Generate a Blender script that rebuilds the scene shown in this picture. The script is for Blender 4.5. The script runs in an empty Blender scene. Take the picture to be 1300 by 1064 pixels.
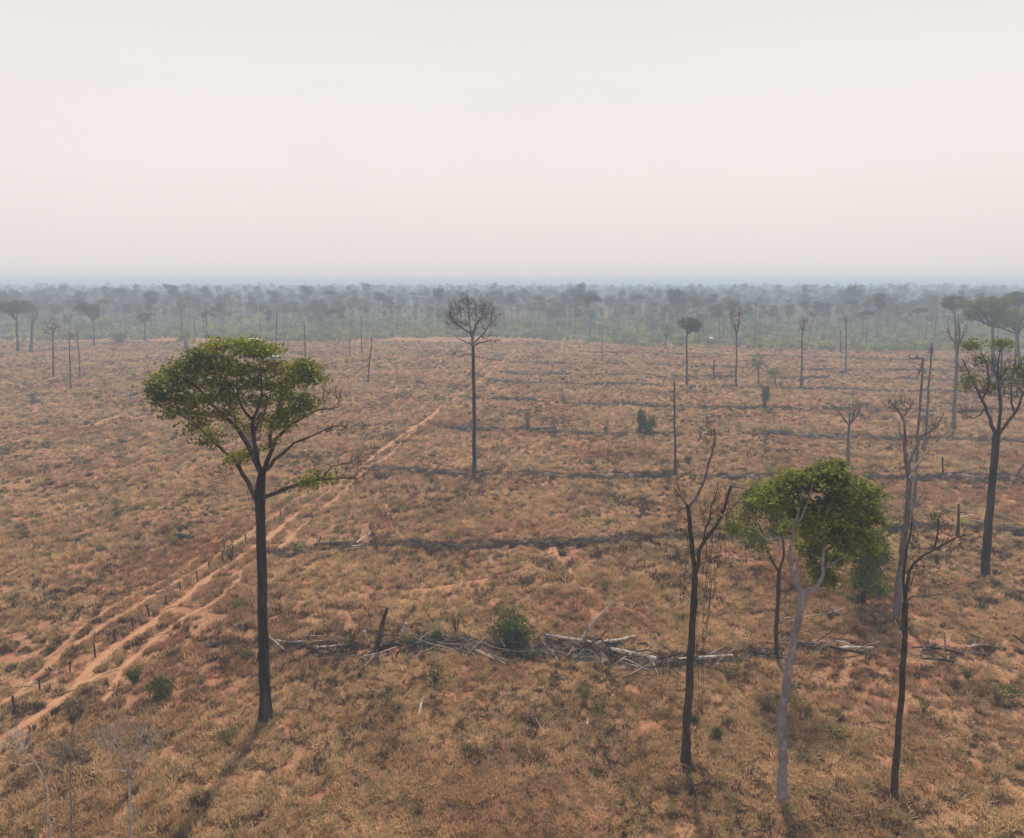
import bpy, math, random
import numpy as np
from mathutils import Vector

random.seed(7)
RNG = np.random.default_rng(11)
S = bpy.context.scene
COL = S.collection
R = math.radians

# ------------------------------------------------------------------ camera, sky, sun, exposure
CAM_H = 40.0
F = 900.0                      # focal length in photo pixels (1300 wide)
CX, CY = 650.0, 486.5
HOR = 357.0
P = math.atan((CY - HOR) / F)
cam_d = bpy.data.cameras.new('camera')
cam = bpy.data.objects.new('camera', cam_d)
COL.objects.link(cam)
S.camera = cam
cam.location = (0, 0, CAM_H)
cam.rotation_euler = (math.pi / 2 - P, 0, 0)
cam_d.sensor_fit = 'HORIZONTAL'
cam_d.sensor_width = 36.0
cam_d.lens = F / 1300 * 36
cam_d.shift_y = -(532 - CY) / 1300
cam_d.clip_start = 0.5
cam_d.clip_end = 30000

SUN_EL, SUN_AZ = R(52), R(6.3)          # azimuth clockwise from +Y
SUN_STRENGTH = 5.0
SKY_STRENGTH = 0.1
HAZE_DENSITY = 0.00073

sun_d = bpy.data.lights.new('sun', 'SUN')
sun_d.energy = SUN_STRENGTH
sun_d.angle = R(2.2)
sun_d.color = (1.0, 0.86, 0.68)
sun = bpy.data.objects.new('sun', sun_d)
COL.objects.link(sun)
to_sun = Vector((math.sin(SUN_AZ) * math.cos(SUN_EL), math.cos(SUN_AZ) * math.cos(SUN_EL), math.sin(SUN_EL)))
sun.rotation_euler = to_sun.to_track_quat('Z', 'Y').to_euler()
sun.location = (0, 0, 200)

W = bpy.data.worlds.new('World')
S.world = W
W.use_nodes = True
wt = W.node_tree
wt.nodes.clear()
w_out = wt.nodes.new('ShaderNodeOutputWorld')
w_bg = wt.nodes.new('ShaderNodeBackground')
w_bg.inputs['Strength'].default_value = SKY_STRENGTH
w_sky = wt.nodes.new('ShaderNodeTexSky')
w_sky.sky_type = 'NISHITA'
w_sky.sun_disc = False
w_sky.sun_elevation = SUN_EL
w_sky.sun_rotation = SUN_AZ
w_sky.air_density = 1.0
w_sky.dust_density = 6.0
w_tc = wt.nodes.new('ShaderNodeTexCoord')
w_sep = wt.nodes.new('ShaderNodeSeparateXYZ')
w_ramp = wt.nodes.new('ShaderNodeValToRGB')
els = w_ramp.color_ramp.elements
K = 1.0
def setel(i, pos, c):
    e = els[i] if i < len(els) else els.new(pos)
    e.position = pos
    e.color = (*c, 1)
setel(0, 0.0, (0.80, 0.73, 0.70))
setel(1, 1.0, (0.62, 0.68, 0.74))
setel(2, 0.03, (0.85, 0.775, 0.735))
setel(3, 0.14, (0.925, 0.85, 0.815))
setel(4, 0.26, (0.90, 0.85, 0.825))
setel(5, 0.36, (0.82, 0.79, 0.78))
w_mul = wt.nodes.new('ShaderNodeVectorMath')
w_mul.operation = 'SCALE'
w_mul.inputs['Scale'].default_value = 1.0 / SKY_STRENGTH
w_noise = wt.nodes.new('ShaderNodeTexNoise')
w_noise.inputs['Scale'].default_value = 2.2
w_noise.inputs['Detail'].default_value = 3
w_mr = wt.nodes.new('ShaderNodeMapRange')
w_mr.inputs['To Min'].default_value = 0.97 / SKY_STRENGTH
w_mr.inputs['To Max'].default_value = 1.03 / SKY_STRENGTH
w_mix = wt.nodes.new('ShaderNodeMixRGB')
w_mix.inputs['Fac'].default_value = 0.97
wl = wt.links.new
wl(w_tc.outputs['Generated'], w_sep.inputs[0])
wl(w_sep.outputs['Z'], w_ramp.inputs[0])
wl(w_tc.outputs['Generated'], w_noise.inputs['Vector'])
wl(w_noise.outputs['Fac'], w_mr.inputs['Value'])
wl(w_mr.outputs[0], w_mul.inputs['Scale'])
wl(w_ramp.outputs['Color'], w_mul.inputs[0])
wl(w_sky.outputs['Color'], w_mix.inputs['Color1'])
wl(w_mul.outputs[0], w_mix.inputs['Color2'])
wl(w_mix.outputs[0], w_bg.inputs['Color'])
wl(w_bg.outputs[0], w_out.inputs['Surface'])

S.view_settings.view_transform = 'Standard'
S.view_settings.look = 'None'
S.view_settings.exposure = 0.0
S.view_settings.gamma = 1.0
S.view_settings.use_curve_mapping = False
S.render.engine = 'CYCLES'
cy = S.cycles
cy.use_denoising = True
cy.max_bounces = 5
cy.diffuse_bounces = 2
cy.glossy_bounces = 1
cy.transmission_bounces = 2
cy.transparent_max_bounces = 6
cy.volume_bounces = 1
cy.sample_clamp_indirect = 4.0

# ------------------------------------------------------------------ helpers
def ray(px, py):
    u = (px - CX) / F
    v = -(py - CY) / F
    return np.array([u, math.cos(P) + v * math.sin(P), -math.sin(P) + v * math.cos(P)])

def hgt(x, y):
    x = np.asarray(x, float); y = np.asarray(y, float)
    h = 0.28 * np.sin(x * 0.071 + 1.3) * np.cos(y * 0.053 + 0.4) + 0.16 * np.sin(x * 0.19 + y * 0.13 + 2.0) \
        + 0.10 * np.cos(x * 0.11 - y * 0.24)
    return h

def at(px, py):
    """photo pixel -> point on the ground"""
    d = ray(px, py)
    z = 0.0
    for _ in range(6):
        t = (z - CAM_H) / d[2]
        x, y = d[0] * t, d[1] * t
        z = float(hgt(x, y))
    return np.array([x, y, z])

def on_plane(px, py, Y):
    d = ray(px, py)
    t = Y / d[1]
    return np.array([d[0] * t, Y, CAM_H + d[2] * t])

def mpp(y, z=0.0):
    """metres per photo pixel at distance y"""
    dep = y * math.cos(P) + (CAM_H - z) * math.sin(P)
    return dep / F

def vnoise(x, y, s, seed=0):
    """cheap value noise in numpy"""
    x = np.asarray(x, float) / s + 1000.37 * (seed + 1); y = np.asarray(y, float) / s + 531.7 * (seed + 1)
    xi = np.floor(x).astype(np.int64); yi = np.floor(y).astype(np.int64)
    fx = x - xi; fy = y - yi
    fx = fx * fx * (3 - 2 * fx); fy = fy * fy * (3 - 2 * fy)
    def h(a, b):
        n = (a * 374761393 + b * 668265263 + seed * 974711) & 0xffffffff
        n = ((n ^ (n >> 13)) * 1274126177) & 0xffffffff
        return ((n ^ (n >> 16)) & 0xffff) / 65535.0
    return (h(xi, yi) * (1 - fx) + h(xi + 1, yi) * fx) * (1 - fy) + (h(xi, yi + 1) * (1 - fx) + h(xi + 1, yi + 1) * fx) * fy

class MB:
    """collects vertices and faces (triangles / quads) for one mesh"""
    def __init__(self):
        self.v = []; self.f = []; self.n = 0
    def add(self, v, f):
        v = np.asarray(v, float).reshape(-1, 3)
        self.v.append(v)
        self.f.append(np.asarray(f, np.int64) + self.n)
        self.n += len(v)
    def tube(self, pts, rad, n=6, cap=True, rough=0.0):
        pts = np.asarray(pts, float); rad = np.asarray(rad, float)
        m = len(pts)
        if m < 2: return
        t = np.gradient(pts, axis=0)
        t /= np.linalg.norm(t, axis=1)[:, None] + 1e-9
        ref = np.array([0.31, 0.95, 0.02]) if abs(t[:, 2]).mean() > 0.7 else np.array([0.05, 0.1, 1.0])
        a = np.cross(t, ref); a /= np.linalg.norm(a, axis=1)[:, None] + 1e-9
        b = np.cross(t, a)
        ang = np.linspace(0, 2 * math.pi, n, endpoint=False)
        ring = np.cos(ang)[None, :, None] * a[:, None, :] + np.sin(ang)[None, :, None] * b[:, None, :]
        rr = rad[:, None] * (1 + rough * RNG.uniform(-1, 1, (m, n)))
        v = pts[:, None, :] + ring * rr[:, :, None]
        i = np.arange(m - 1)[:, None] * n; j = np.arange(n)[None, :]; k = (j + 1) % n
        q = np.stack([i + j, i + k, i + n + k, i + n + j], -1).reshape(-1, 4)
        self.add(v.reshape(-1, 3), q)
        if cap:
            for idx, sgn in ((0, -1), (m - 1, 1)):
                c = pts[idx] + sgn * t[idx] * rad[idx] * 0.35
                base = idx * n
                vv = np.vstack([v[idx], c])
                ff = [[j0, (j0 + 1) % n, n, n] if sgn > 0 else [(j0 + 1) % n, j0, n, n] for j0 in range(n)]
                self.add(vv, ff)
    def box(self, lo, hi, M=None):
        x0, y0, z0 = lo; x1, y1, z1 = hi
        v = np.array([[x0, y0, z0], [x1, y0, z0], [x1, y1, z0], [x0, y1, z0], [x0, y0, z1], [x1, y0, z1], [x1, y1, z1], [x0, y1, z1]], float)
        f = [[0, 3, 2, 1], [4, 5, 6, 7], [0, 1, 5, 4], [1, 2, 6, 5], [2, 3, 7, 6], [3, 0, 4, 7]]
        self.add(v, f)
    def leaves(self, cen, size, flat=0.5, aspect=0.55):
        cen = np.asarray(cen, float); n = len(cen)
        if n == 0: return
        nr = RNG.normal(0, 1, (n, 3)); nr[:, 2] = np.abs(nr[:, 2]) + flat
        nr /= np.linalg.norm(nr, axis=1)[:, None]
        a = np.cross(nr, RNG.normal(0, 1, (n, 3))); a /= np.linalg.norm(a, axis=1)[:, None] + 1e-9
        b = np.cross(nr, a)
        s = size * RNG.uniform(0.4, 1.6, n)[:, None]
        v = np.stack([cen - a * s * 0.5, cen + b * s * aspect * 0.5 + nr * s * .1, cen + a * s * 0.5, cen - b * s * aspect * 0.5 + nr * s * .1], 1)
        f = np.arange(n * 4).reshape(-1, 4)
        self.add(v.reshape(-1, 3), f)
    def mesh(self, name, mat, smooth=False):
        me = bpy.data.meshes.new(name)
        if self.n:
            v = np.vstack(self.v)
            F4 = np.vstack(self.f)
            tri = F4[:, 2] == F4[:, 3]
            cnt = np.where(tri, 3, 4)
            start = np.concatenate([[0], np.cumsum(cnt)[:-1]])
            mask = np.ones_like(F4, bool); mask[tri, 3] = False
            me.vertices.add(len(v)); me.vertices.foreach_set('co', v.astype(np.float32).ravel())
            me.loops.add(int(cnt.sum())); me.loops.foreach_set('vertex_index', F4[mask].astype(np.int32))
            me.polygons.add(len(F4)); me.polygons.foreach_set('loop_start', start.astype(np.int32))
            me.polygons.foreach_set('loop_total', cnt.astype(np.int32))
            if smooth:
                me.polygons.foreach_set('use_smooth', np.ones(len(F4), bool))
            me.update(calc_edges=True)
        if mat: me.materials.append(mat)
        return me
    def obj(self, name, mat, parent=None, smooth=False, origin=None):
        if origin is not None:
            o3 = np.asarray(origin, float)
            self.v = [a - o3 for a in self.v]
        o = bpy.data.objects.new(name, self.mesh(name, mat, smooth))
        COL.objects.link(o)
        if parent is not None: o.parent = parent
        elif origin is not None: o.location = origin
        return o

def tag(o, label=None, cat=None, group=None, kind=None):
    if label: o['label'] = label
    if cat: o['category'] = cat
    if group: o['group'] = group
    if kind: o['kind'] = kind
    return o

def empty(name, loc, label, cat, group=None):
    o = bpy.data.objects.new(name, None)
    o.empty_display_size = 0.5
    COL.objects.link(o)
    o.location = loc
    return tag(o, label, cat, group)

def dup(root, loc, rz=0.0, sc=1.0, label=None, group=None, cat=None):
    r = root.copy(); COL.objects.link(r)
    r.location = loc; r.rotation_euler = (0, 0, rz); r.scale = sc if hasattr(sc, '__len__') else (sc, sc, sc)
    for ch in list(root.children):
        c = ch.copy(); COL.objects.link(c); c.parent = r
    tag(r, label, cat, group)
    return r

# ------------------------------------------------------------------ materials
def mat(name, c1, c2, scale=1.0, rough=0.9, detail=4, c3=None, scale2=None, bump=0.0, stretch=None, transl=0.0, rnd=0.0, island=False, world=False):
    m = bpy.data.materials.new(name); m.use_nodes = True
    nt = m.node_tree; nt.nodes.clear(); L = nt.links.new; N = nt.nodes.new
    out = N('ShaderNodeOutputMaterial')
    geo = N('ShaderNodeNewGeometry')
    tc = N('ShaderNodeTexCoord')
    vec = geo.outputs['Position'] if world else tc.outputs['Object']
    if stretch:
        mp = N('ShaderNodeMapping'); mp.inputs['Scale'].default_value = stretch
        L(vec, mp.inputs['Vector']); vec = mp.outputs[0]
    n1 = N('ShaderNodeTexNoise'); n1.inputs['Scale'].default_value = scale; n1.inputs['Detail'].default_value = detail
    n1.inputs['Roughness'].default_value = 0.65
    L(vec, n1.inputs['Vector'])
    mr = N('ShaderNodeMapRange'); mr.inputs['From Min'].default_value = 0.36; mr.inputs['From Max'].default_value = 0.64
    L(n1.outputs['Fac'], mr.inputs['Value'])
    mx = N('ShaderNodeMixRGB'); mx.inputs['Color1'].default_value = (*c1, 1); mx.inputs['Color2'].default_value = (*c2, 1)
    L(mr.outputs[0], mx.inputs['Fac'])
    col = mx.outputs[0]
    if c3:
        n2 = N('ShaderNodeTexNoise'); n2.inputs['Scale'].default_value = scale2 or scale * 0.2; n2.inputs['Detail'].default_value = 3
        L(vec, n2.inputs['Vector'])
        mr2 = N('ShaderNodeMapRange'); mr2.inputs['From Min'].default_value = 0.48; mr2.inputs['From Max'].default_value = 0.66
        L(n2.outputs['Fac'], mr2.inputs['Value'])
        m2 = N('ShaderNodeMixRGB'); m2.inputs['Color2'].default_value = (*c3, 1)
        L(mr2.outputs[0], m2.inputs['Fac']); L(col, m2.inputs['Color1']); col = m2.outputs[0]
    if rnd:
        if island:
            src = geo.outputs['Random Per Island']
        else:
            oi = N('ShaderNodeObjectInfo'); src = oi.outputs['Random']
        hsv = N('ShaderNodeHueSaturation')
        m3 = N('ShaderNodeMapRange'); m3.inputs['To Min'].default_value = 1 - rnd; m3.inputs['To Max'].default_value = 1 + rnd
        L(src, m3.inputs['Value']); L(m3.outputs[0], hsv.inputs['Value'])
        m4 = N('ShaderNodeMapRange'); m4.inputs['To Min'].default_value = 0.5 + 0.04 * rnd; m4.inputs['To Max'].default_value = 0.5 - 0.04 * rnd
        L(src, m4.inputs['Value']); L(m4.outputs[0], hsv.inputs['Hue'])
        L(col, hsv.inputs['Color']); col = hsv.outputs[0]
    if transl > 0:
        d = N('ShaderNodeBsdfDiffuse'); t = N('ShaderNodeBsdfTranslucent'); ms = N('ShaderNodeMixShader')
        ms.inputs[0].default_value = transl
        L(col, d.inputs[0]); L(col, t.inputs[0]); L(d.outputs[0], ms.inputs[1]); L(t.outputs[0], ms.inputs[2])
        L(ms.outputs[0], out.inputs['Surface'])
    else:
        b = N('ShaderNodeBsdfPrincipled')
        b.inputs['Roughness'].default_value = rough
        b.inputs['Specular IOR Level'].default_value = 0.15
        L(col, b.inputs['Base Color'])
        if bump:
            bp = N('ShaderNodeBump'); bp.inputs['Strength'].default_value = bump; bp.inputs['Distance'].default_value = 0.14
            L(n1.outputs['Fac'], bp.inputs['Height']); L(bp.outputs[0], b.inputs['Normal'])
        L(b.outputs[0], out.inputs['Surface'])
    return m

M = {}
M['bark_black'] = mat('charred_bark', (0.006, 0.005, 0.005), (0.026, 0.018, 0.017), 5.0, bump=1.0, stretch=(1, 1, .14), c3=(0.062, 0.047, 0.043), scale2=1.3)
M['bark_brown'] = mat('brown_bark', (0.020, 0.014, 0.013), (0.072, 0.050, 0.043), 5, bump=1.0, stretch=(1, 1, .2), c3=(0.02, 0.015, 0.014), scale2=1.2)
M['bark_grey'] = mat('grey_bark', (0.075, 0.06, 0.06), (0.19, 0.16, 0.165), 5.0, bump=.8, stretch=(1, 1, .3), c3=(0.07, 0.055, 0.05), scale2=0.9)
M['bark_pale'] = mat('pale_bark', (0.15, 0.135, 0.15), (0.27, 0.25, 0.27), 4.0, bump=.6, stretch=(1, 1, .5), c3=(0.13, 0.115, 0.12), scale2=1.2)
M['bark_far'] = mat('weathered_bark', (0.06, 0.05, 0.045), (0.16, 0.135, 0.12), 1.0, rnd=.4)
M['wood_pale'] = mat('bleached_wood', (0.34, 0.28, 0.25), (0.52, 0.45, 0.40), 6.0, bump=.6, stretch=(1, 1, 1), c3=(0.20, 0.15, 0.12), scale2=1.5)
M['wood_grey'] = mat('grey_dead_wood', (0.15, 0.12, 0.105), (0.30, 0.25, 0.22), 5.0, bump=.7, c3=(0.08, 0.06, 0.05), scale2=1.2)
M['wood_char'] = mat('charred_wood', (0.012, 0.010, 0.010), (0.045, 0.036, 0.034), 5.0, bump=.9, c3=(0.11, 0.09, 0.085), scale2=1.0)
M['leaf_nut'] = mat('nut_tree_leaf', (0.145, 0.17, 0.024), (0.28, 0.285, 0.055), 0.9, transl=.42, rnd=.42, island=True, c3=(0.07, 0.10, 0.022), scale2=.35)
M['leaf_mid'] = mat('bright_leaf', (0.14, 0.165, 0.03), (0.26, 0.27, 0.055), 1.0, transl=.42, rnd=.4, island=True, c3=(0.06, 0.09, 0.025), scale2=.35)
M['leaf_dark'] = mat('dark_leaf', (0.10, 0.135, 0.022), (0.18, 0.20, 0.04), 1.0, transl=.35, rnd=.4, island=True)
M['leaf_bush'] = mat('dark_bush_leaf', (0.035, 0.055, 0.014), (0.085, 0.11, 0.025), 3.0, transl=.3, rnd=.4, island=True)
M['leaf_crown'] = mat('hazy_crown_leaf', (0.05, 0.07, 0.022), (0.11, 0.125, 0.04), 0.5, transl=.3, rnd=.35, island=True)
M['leaf_far'] = mat('forest_leaf', (0.032, 0.052, 0.024), (0.075, 0.09, 0.035), 0.3, transl=.3, rnd=.35)
M['leaf_brown'] = mat('withered_leaf', (0.16, 0.10, 0.07), (0.24, 0.16, 0.11), 0.6, transl=.3, rnd=.3, island=True)
M['leaf_olive'] = mat('olive_shrub_leaf', (0.075, 0.09, 0.028), (0.13, 0.135, 0.045), 0.8, transl=.35, rnd=.4)
M['leaf_scrub'] = mat('scrub_belt_leaf', (0.17, 0.21, 0.05), (0.32, 0.33, 0.10), .8, transl=.35, rnd=.45)
M['leaf_shrub'] = mat('shrub_leaf', (0.07, 0.10, 0.025), (0.13, 0.155, 0.04), 1.3, transl=.35, rnd=.35)
M['straw'] = mat('dry_grass_blade', (0.375, 0.238, 0.122), (0.58, 0.41, 0.23), .12, transl=.35, rnd=.45, world=True, c3=(0.35, 0.185, 0.108), scale2=.035)
M['straw_pale'] = mat('bleached_grass_blade', (0.50, 0.34, 0.17), (0.66, 0.47, 0.26), .2, transl=.35, rnd=.3, world=True)
M['weed'] = mat('withered_weed', (0.07, 0.038, 0.028), (0.155, 0.09, 0.058), .2, transl=.2, rnd=.4, world=True)
M['green_weed'] = mat('green_weed', (0.10, 0.115, 0.03), (0.19, 0.19, 0.055), .2, transl=.35, rnd=.4, world=True)
M['brush'] = mat('dark_brushwood', (0.03, 0.021, 0.018), (0.085, 0.06, 0.048), .8, rnd=.3, world=True, c3=(0.15, 0.105, 0.08), scale2=.5)
M['rust_roof'] = mat('rusty_sheet', (0.30, 0.15, 0.12), (0.40, 0.22, 0.18), 1.0)
M['pale_roof'] = mat('dusty_roof_sheet', (0.42, 0.41, 0.36), (0.52, 0.50, 0.44), .8)
M['white_roof'] = mat('white_roof_sheet', (0.70, 0.70, 0.72), (0.80, 0.80, 0.80), .8, rough=.5)
M['plank'] = mat('weathered_plank', (0.16, 0.11, 0.085), (0.25, 0.18, 0.14), 2.0)
M['opening'] = mat('dark_wood_shutter', (0.05, 0.04, 0.035), (0.08, 0.06, 0.05), 2.0)
M['wire'] = mat('fence_wire', (0.20, 0.17, 0.15), (0.28, 0.24, 0.2), 2.0, rough=.6)

def soil_material():
    m = bpy.data.materials.new('red_soil_and_litter'); m.use_nodes = True
    nt = m.node_tree; nt.nodes.clear(); L = nt.links.new; N = nt.nodes.new
    out = N('ShaderNodeOutputMaterial'); b = N('ShaderNodeBsdfPrincipled'); b.inputs['Roughness'].default_value = 1.0
    b.inputs['Specular IOR Level'].default_value = 0.05
    geo = N('ShaderNodeNewGeometry')
    def noise(sc, det, ro=.6):
        n = N('ShaderNodeTexNoise'); n.inputs['Scale'].default_value = sc; n.inputs['Detail'].default_value = det
        n.inputs['Roughness'].default_value = ro
        L(geo.outputs['Position'], n.inputs['Vector']); return n.outputs['Fac']
    def rng(src, a, c):
        r = N('ShaderNodeMapRange'); r.inputs['From Min'].default_value = a; r.inputs['From Max'].default_value = c
        L(src, r.inputs['Value']); return r.outputs[0]
    def mix(f, a, c):
        x = N('ShaderNodeMixRGB'); L(f, x.inputs['Fac'])
        for s, i in ((a, 'Color1'), (c, 'Color2')):
            if isinstance(s, tuple): x.inputs[i].default_value = (*s, 1)
            else: L(s, x.inputs[i])
        return x.outputs[0]
    soil = mix(rng(noise(.9, 5), .35, .65), (0.25, 0.10, 0.062), (0.35, 0.155, 0.096))
    litter = mix(rng(noise(2.6, 5, .8), .4, .6), (0.15, 0.082, 0.05), (0.36, 0.21, 0.12))
    c = mix(rng(noise(.16, 5, .7), .36, .54), soil, litter)
    c = mix(rng(noise(.5, 6, .75), .56, .70), c, (0.15, 0.09, 0.06))
    c = mix(rng(noise(.05, 4, .6), .50, .72), c, (0.20, 0.11, 0.07))
    L(c, b.inputs['Base Color'])
    bp = N('ShaderNodeBump'); bp.inputs['Strength'].default_value = .8; bp.inputs['Distance'].default_value = .12
    L(noise(1.6, 6, .7), bp.inputs['Height']); L(bp.outputs[0], b.inputs['Normal'])
    L(b.outputs[0], out.inputs['Surface'])
    return m
M['soil'] = soil_material()
M['path'] = mat('bare_trodden_earth', (0.29, 0.145, 0.085), (0.38, 0.205, 0.12), 1.2, rough=1.0, bump=.5, world=True, c3=(0.36, 0.20, 0.11), scale2=.8)
M['forest_floor'] = mat('forest_floor_growth', (0.045, 0.06, 0.028), (0.10, 0.11, 0.045), .05, rough=1.0, world=True, c3=(0.12, 0.09, 0.05), scale2=.02)
M['canopy'] = mat('distant_canopy_leaf', (0.035, 0.05, 0.025), (0.085, 0.095, 0.045), .02, rough=1.0, world=True)

# ------------------------------------------------------------------ ground
def sinh_space(a, b, n, k, c=0.0):
    t = np.linspace(math.asinh((a - c) / k), math.asinh((b - c) / k), n)
    return np.sinh(t) * k + c

def sheet(name, xs, ys, zf, material, kind='structure'):
    X, Y = np.meshgrid(xs, ys)
    Z = zf(X, Y)
    v = np.stack([X, Y, Z], -1).reshape(-1, 3)
    nx, ny = len(xs), len(ys)
    i = np.arange(ny - 1)[:, None] * nx; j = np.arange(nx - 1)[None, :]
    q = np.stack([i + j, i + j + 1, i + nx + j + 1, i + nx + j], -1).reshape(-1, 4)
    m = MB(); m.add(v, q)
    o = m.obj(name, material, smooth=True)
    tag(o, kind=kind)
    return o

FAR = 9000.0
def micro(X, Y):
    near = np.clip(1 - (np.hypot(X, Y) - 120) / 300, 0, 1)
    return hgt(X, Y) + near * 0.12 * (vnoise(X, Y, 1.7, 3) - .5) 
g = sheet('ground', sinh_space(-FAR, FAR, 560, 90), sinh_space(-300, FAR, 620, 60, 85), micro, M['soil'])

# rough scrub boundary: photo row of the scrub edge at each photo column
sx = np.array([-300, 0, 230, 330, 450, 560, 650, 750, 900, 1100, 1300, 1700])
sy = np.array([436, 433, 429, 437, 431, 428, 430, 436, 441, 445, 449, 452])
edge_pts = np.array([at(a, b)[:2] for a, b in zip(sx, sy)])
def scrub_edge(x):
    return np.interp(x, edge_pts[:, 0], edge_pts[:, 1])

def floor_z(X, Y):
    e = scrub_edge(X)
    return np.where(Y < e + 18 * (vnoise(X, Y, 22, 5) - .5) + 14, hgt(X, Y) - 0.8, hgt(X, Y) + 0.08)
sheet('forest_floor', sinh_space(-8500, 8500, 400, 400), np.concatenate([np.linspace(370, 760, 130), sinh_space(770, 8600, 90, 700, 0)]), floor_z, M['forest_floor'])

# hills on the horizon
def hill_z(X, Y):
    r = 34 + 9 * vnoise(X, Y, 900, 2) + 3.0 * vnoise(X, Y, 160, 4) + 2.0 * vnoise(X, Y, 40, 6)
    ramp = np.clip((Y - 4200 - 900 * vnoise(X, 0 * Y, 1400, 9)) / 1500, 0, 1)
    return -2 + (np.minimum(r, 43.5) + 2) * ramp * ramp * (3 - 2 * ramp)
sheet('hills', np.linspace(-8000, 8000, 500), np.linspace(4200, 8000, 40), hill_z, M['canopy'])

# ------------------------------------------------------------------ paths
GX0, GY0, GS = -450.0, 30.0, 0.5
path_mask = np.zeros((1000, 1800), bool)
row_mask = np.zeros((1000, 1800), bool)
def stamp(mask, x, y, r):
    i0, i1 = int((y - r - GY0) / GS), int((y + r - GY0) / GS) + 1
    j0, j1 = int((x - r - GX0) / GS), int((x + r - GX0) / GS) + 1
    if i1 < 0 or j1 < 0 or i0 >= mask.shape[0] or j0 >= mask.shape[1]: return
    mask[max(i0, 0):i1, max(j0, 0):j1] = True

def smooth_line(pts, step):
    pts = np.asarray(pts, float)
    d = np.concatenate([[0], np.cumsum(np.linalg.norm(np.diff(pts, axis=0), axis=1))])
    n = max(2, int(d[-1] / step))
    s = np.linspace(0, d[-1], n)
    out = np.stack([np.interp(s, d, pts[:, k]) for k in range(pts.shape[1])], 1)
    k = max(1, int(2.5 / step))
    if n > 4 * k:
        ker = np.ones(2 * k + 1) / (2 * k + 1)
        for c in range(out.shape[1]):
            p = np.pad(out[:, c], k, mode='edge')
            sm = np.convolve(p, ker, mode='valid')
            out[k:-k, c] = sm[k:-k]
    return out

def path(pix, width, name='dirt_path', thin=0.3):
    pts = smooth_line([at(*p)[:2] for p in pix], 0.6)
    n = len(pts)
    t = np.gradient(pts, axis=0); t /= np.linalg.norm(t, axis=1)[:, None] + 1e-9
    nrm = np.stack([-t[:, 1], t[:, 0]], 1)
    wob = 0.45 * (vnoise(pts[:, 0] + pts[:, 1], pts[:, 1], 6, 8) - .5)
    pts = pts + nrm * wob[:, None]
    width *= .62
    s = np.arange(n)
    wl_ = width * (0.35 + 0.45 * vnoise(s, s * 0, 5, 12)) + width * .25 * RNG.uniform(-1, 1, n)
    wr_ = width * (0.35 + 0.45 * vnoise(s, s * 0 + 50, 5, 13)) + width * .25 * RNG.uniform(-1, 1, n)
    cols = []
    for k in np.linspace(-1, 1, 5):
        w = np.where(k < 0, wl_, wr_) * abs(k)
        q = pts + nrm * (w * np.sign(k))[:, None]
        cols.append(np.column_stack([q, hgt(q[:, 0], q[:, 1]) + 0.075 - 0.045 * abs(k)]))
    v = np.stack(cols, 1).reshape(-1, 3)
    i = np.arange(n - 1)[:, None] * 5; j = np.arange(4)[None, :]
    q = np.stack([i + j, i + j + 1, i + 6 + j, i + 5 + j], -1).reshape(-1, 4)[:, ::-1]
    m = MB(); m.add(v, q)
    o = m.obj(name, M['path']); tag(o, kind='structure')
    for x, y in pts: stamp(path_mask, x, y, width * 0.44)
    return o

path([(-60, 978), (0, 942), (26, 925), (52, 904), (78, 889), (103, 869), (114, 852), (140, 829), (168, 808), (196, 788), (227, 765), (248, 746), (274, 726), (310, 705), (327, 691), (348, 678), (370, 659), (392, 640), (413, 627), (435, 613), (451, 598), (485, 571), (523, 545), (558, 518), (596, 493), (620, 474), (640, 457), (657, 441)], 1.5)
path([(129, 894), (140, 881), (145, 865), (158, 845), (181, 827), (207, 803), (232, 785), (271, 765), (300, 744), (307, 722), (345, 702), (362, 689), (381, 670), (402, 651), (421, 638), (440, 622), (472, 590), (494, 580), (510, 561), (537, 539), (561, 518)], 1.0)
path([(158, 845), (129, 855), (109, 867)], 0.9)
path([(-40, 922), (0, 896), (39, 865), (62, 845), (96, 819), (124, 801), (160, 777), (201, 752), (232, 733), (274, 708), (330, 668), (380, 630)], 0.9)
path([(60, 838), (110, 792), (150, 765), (210, 736), (260, 700)], 0.5)
path([(-60, 582), (0, 566), (38, 556), (89, 545), (127, 537), (157, 526), (183, 516), (216, 514), (250, 508)], 2.6)
path([(381, 765), (440, 758), (488, 752), (542, 750), (596, 740), (640, 730), (674, 721), (698, 704), (700, 688)], 0.6)
path([(700, 690), (709, 706), (720, 722), (732, 740)], 0.9)
path([(590, 748), (680, 744), (760, 748)], 0.6)
path([(465, 625), (490, 640), (494, 655)], .9)

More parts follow.
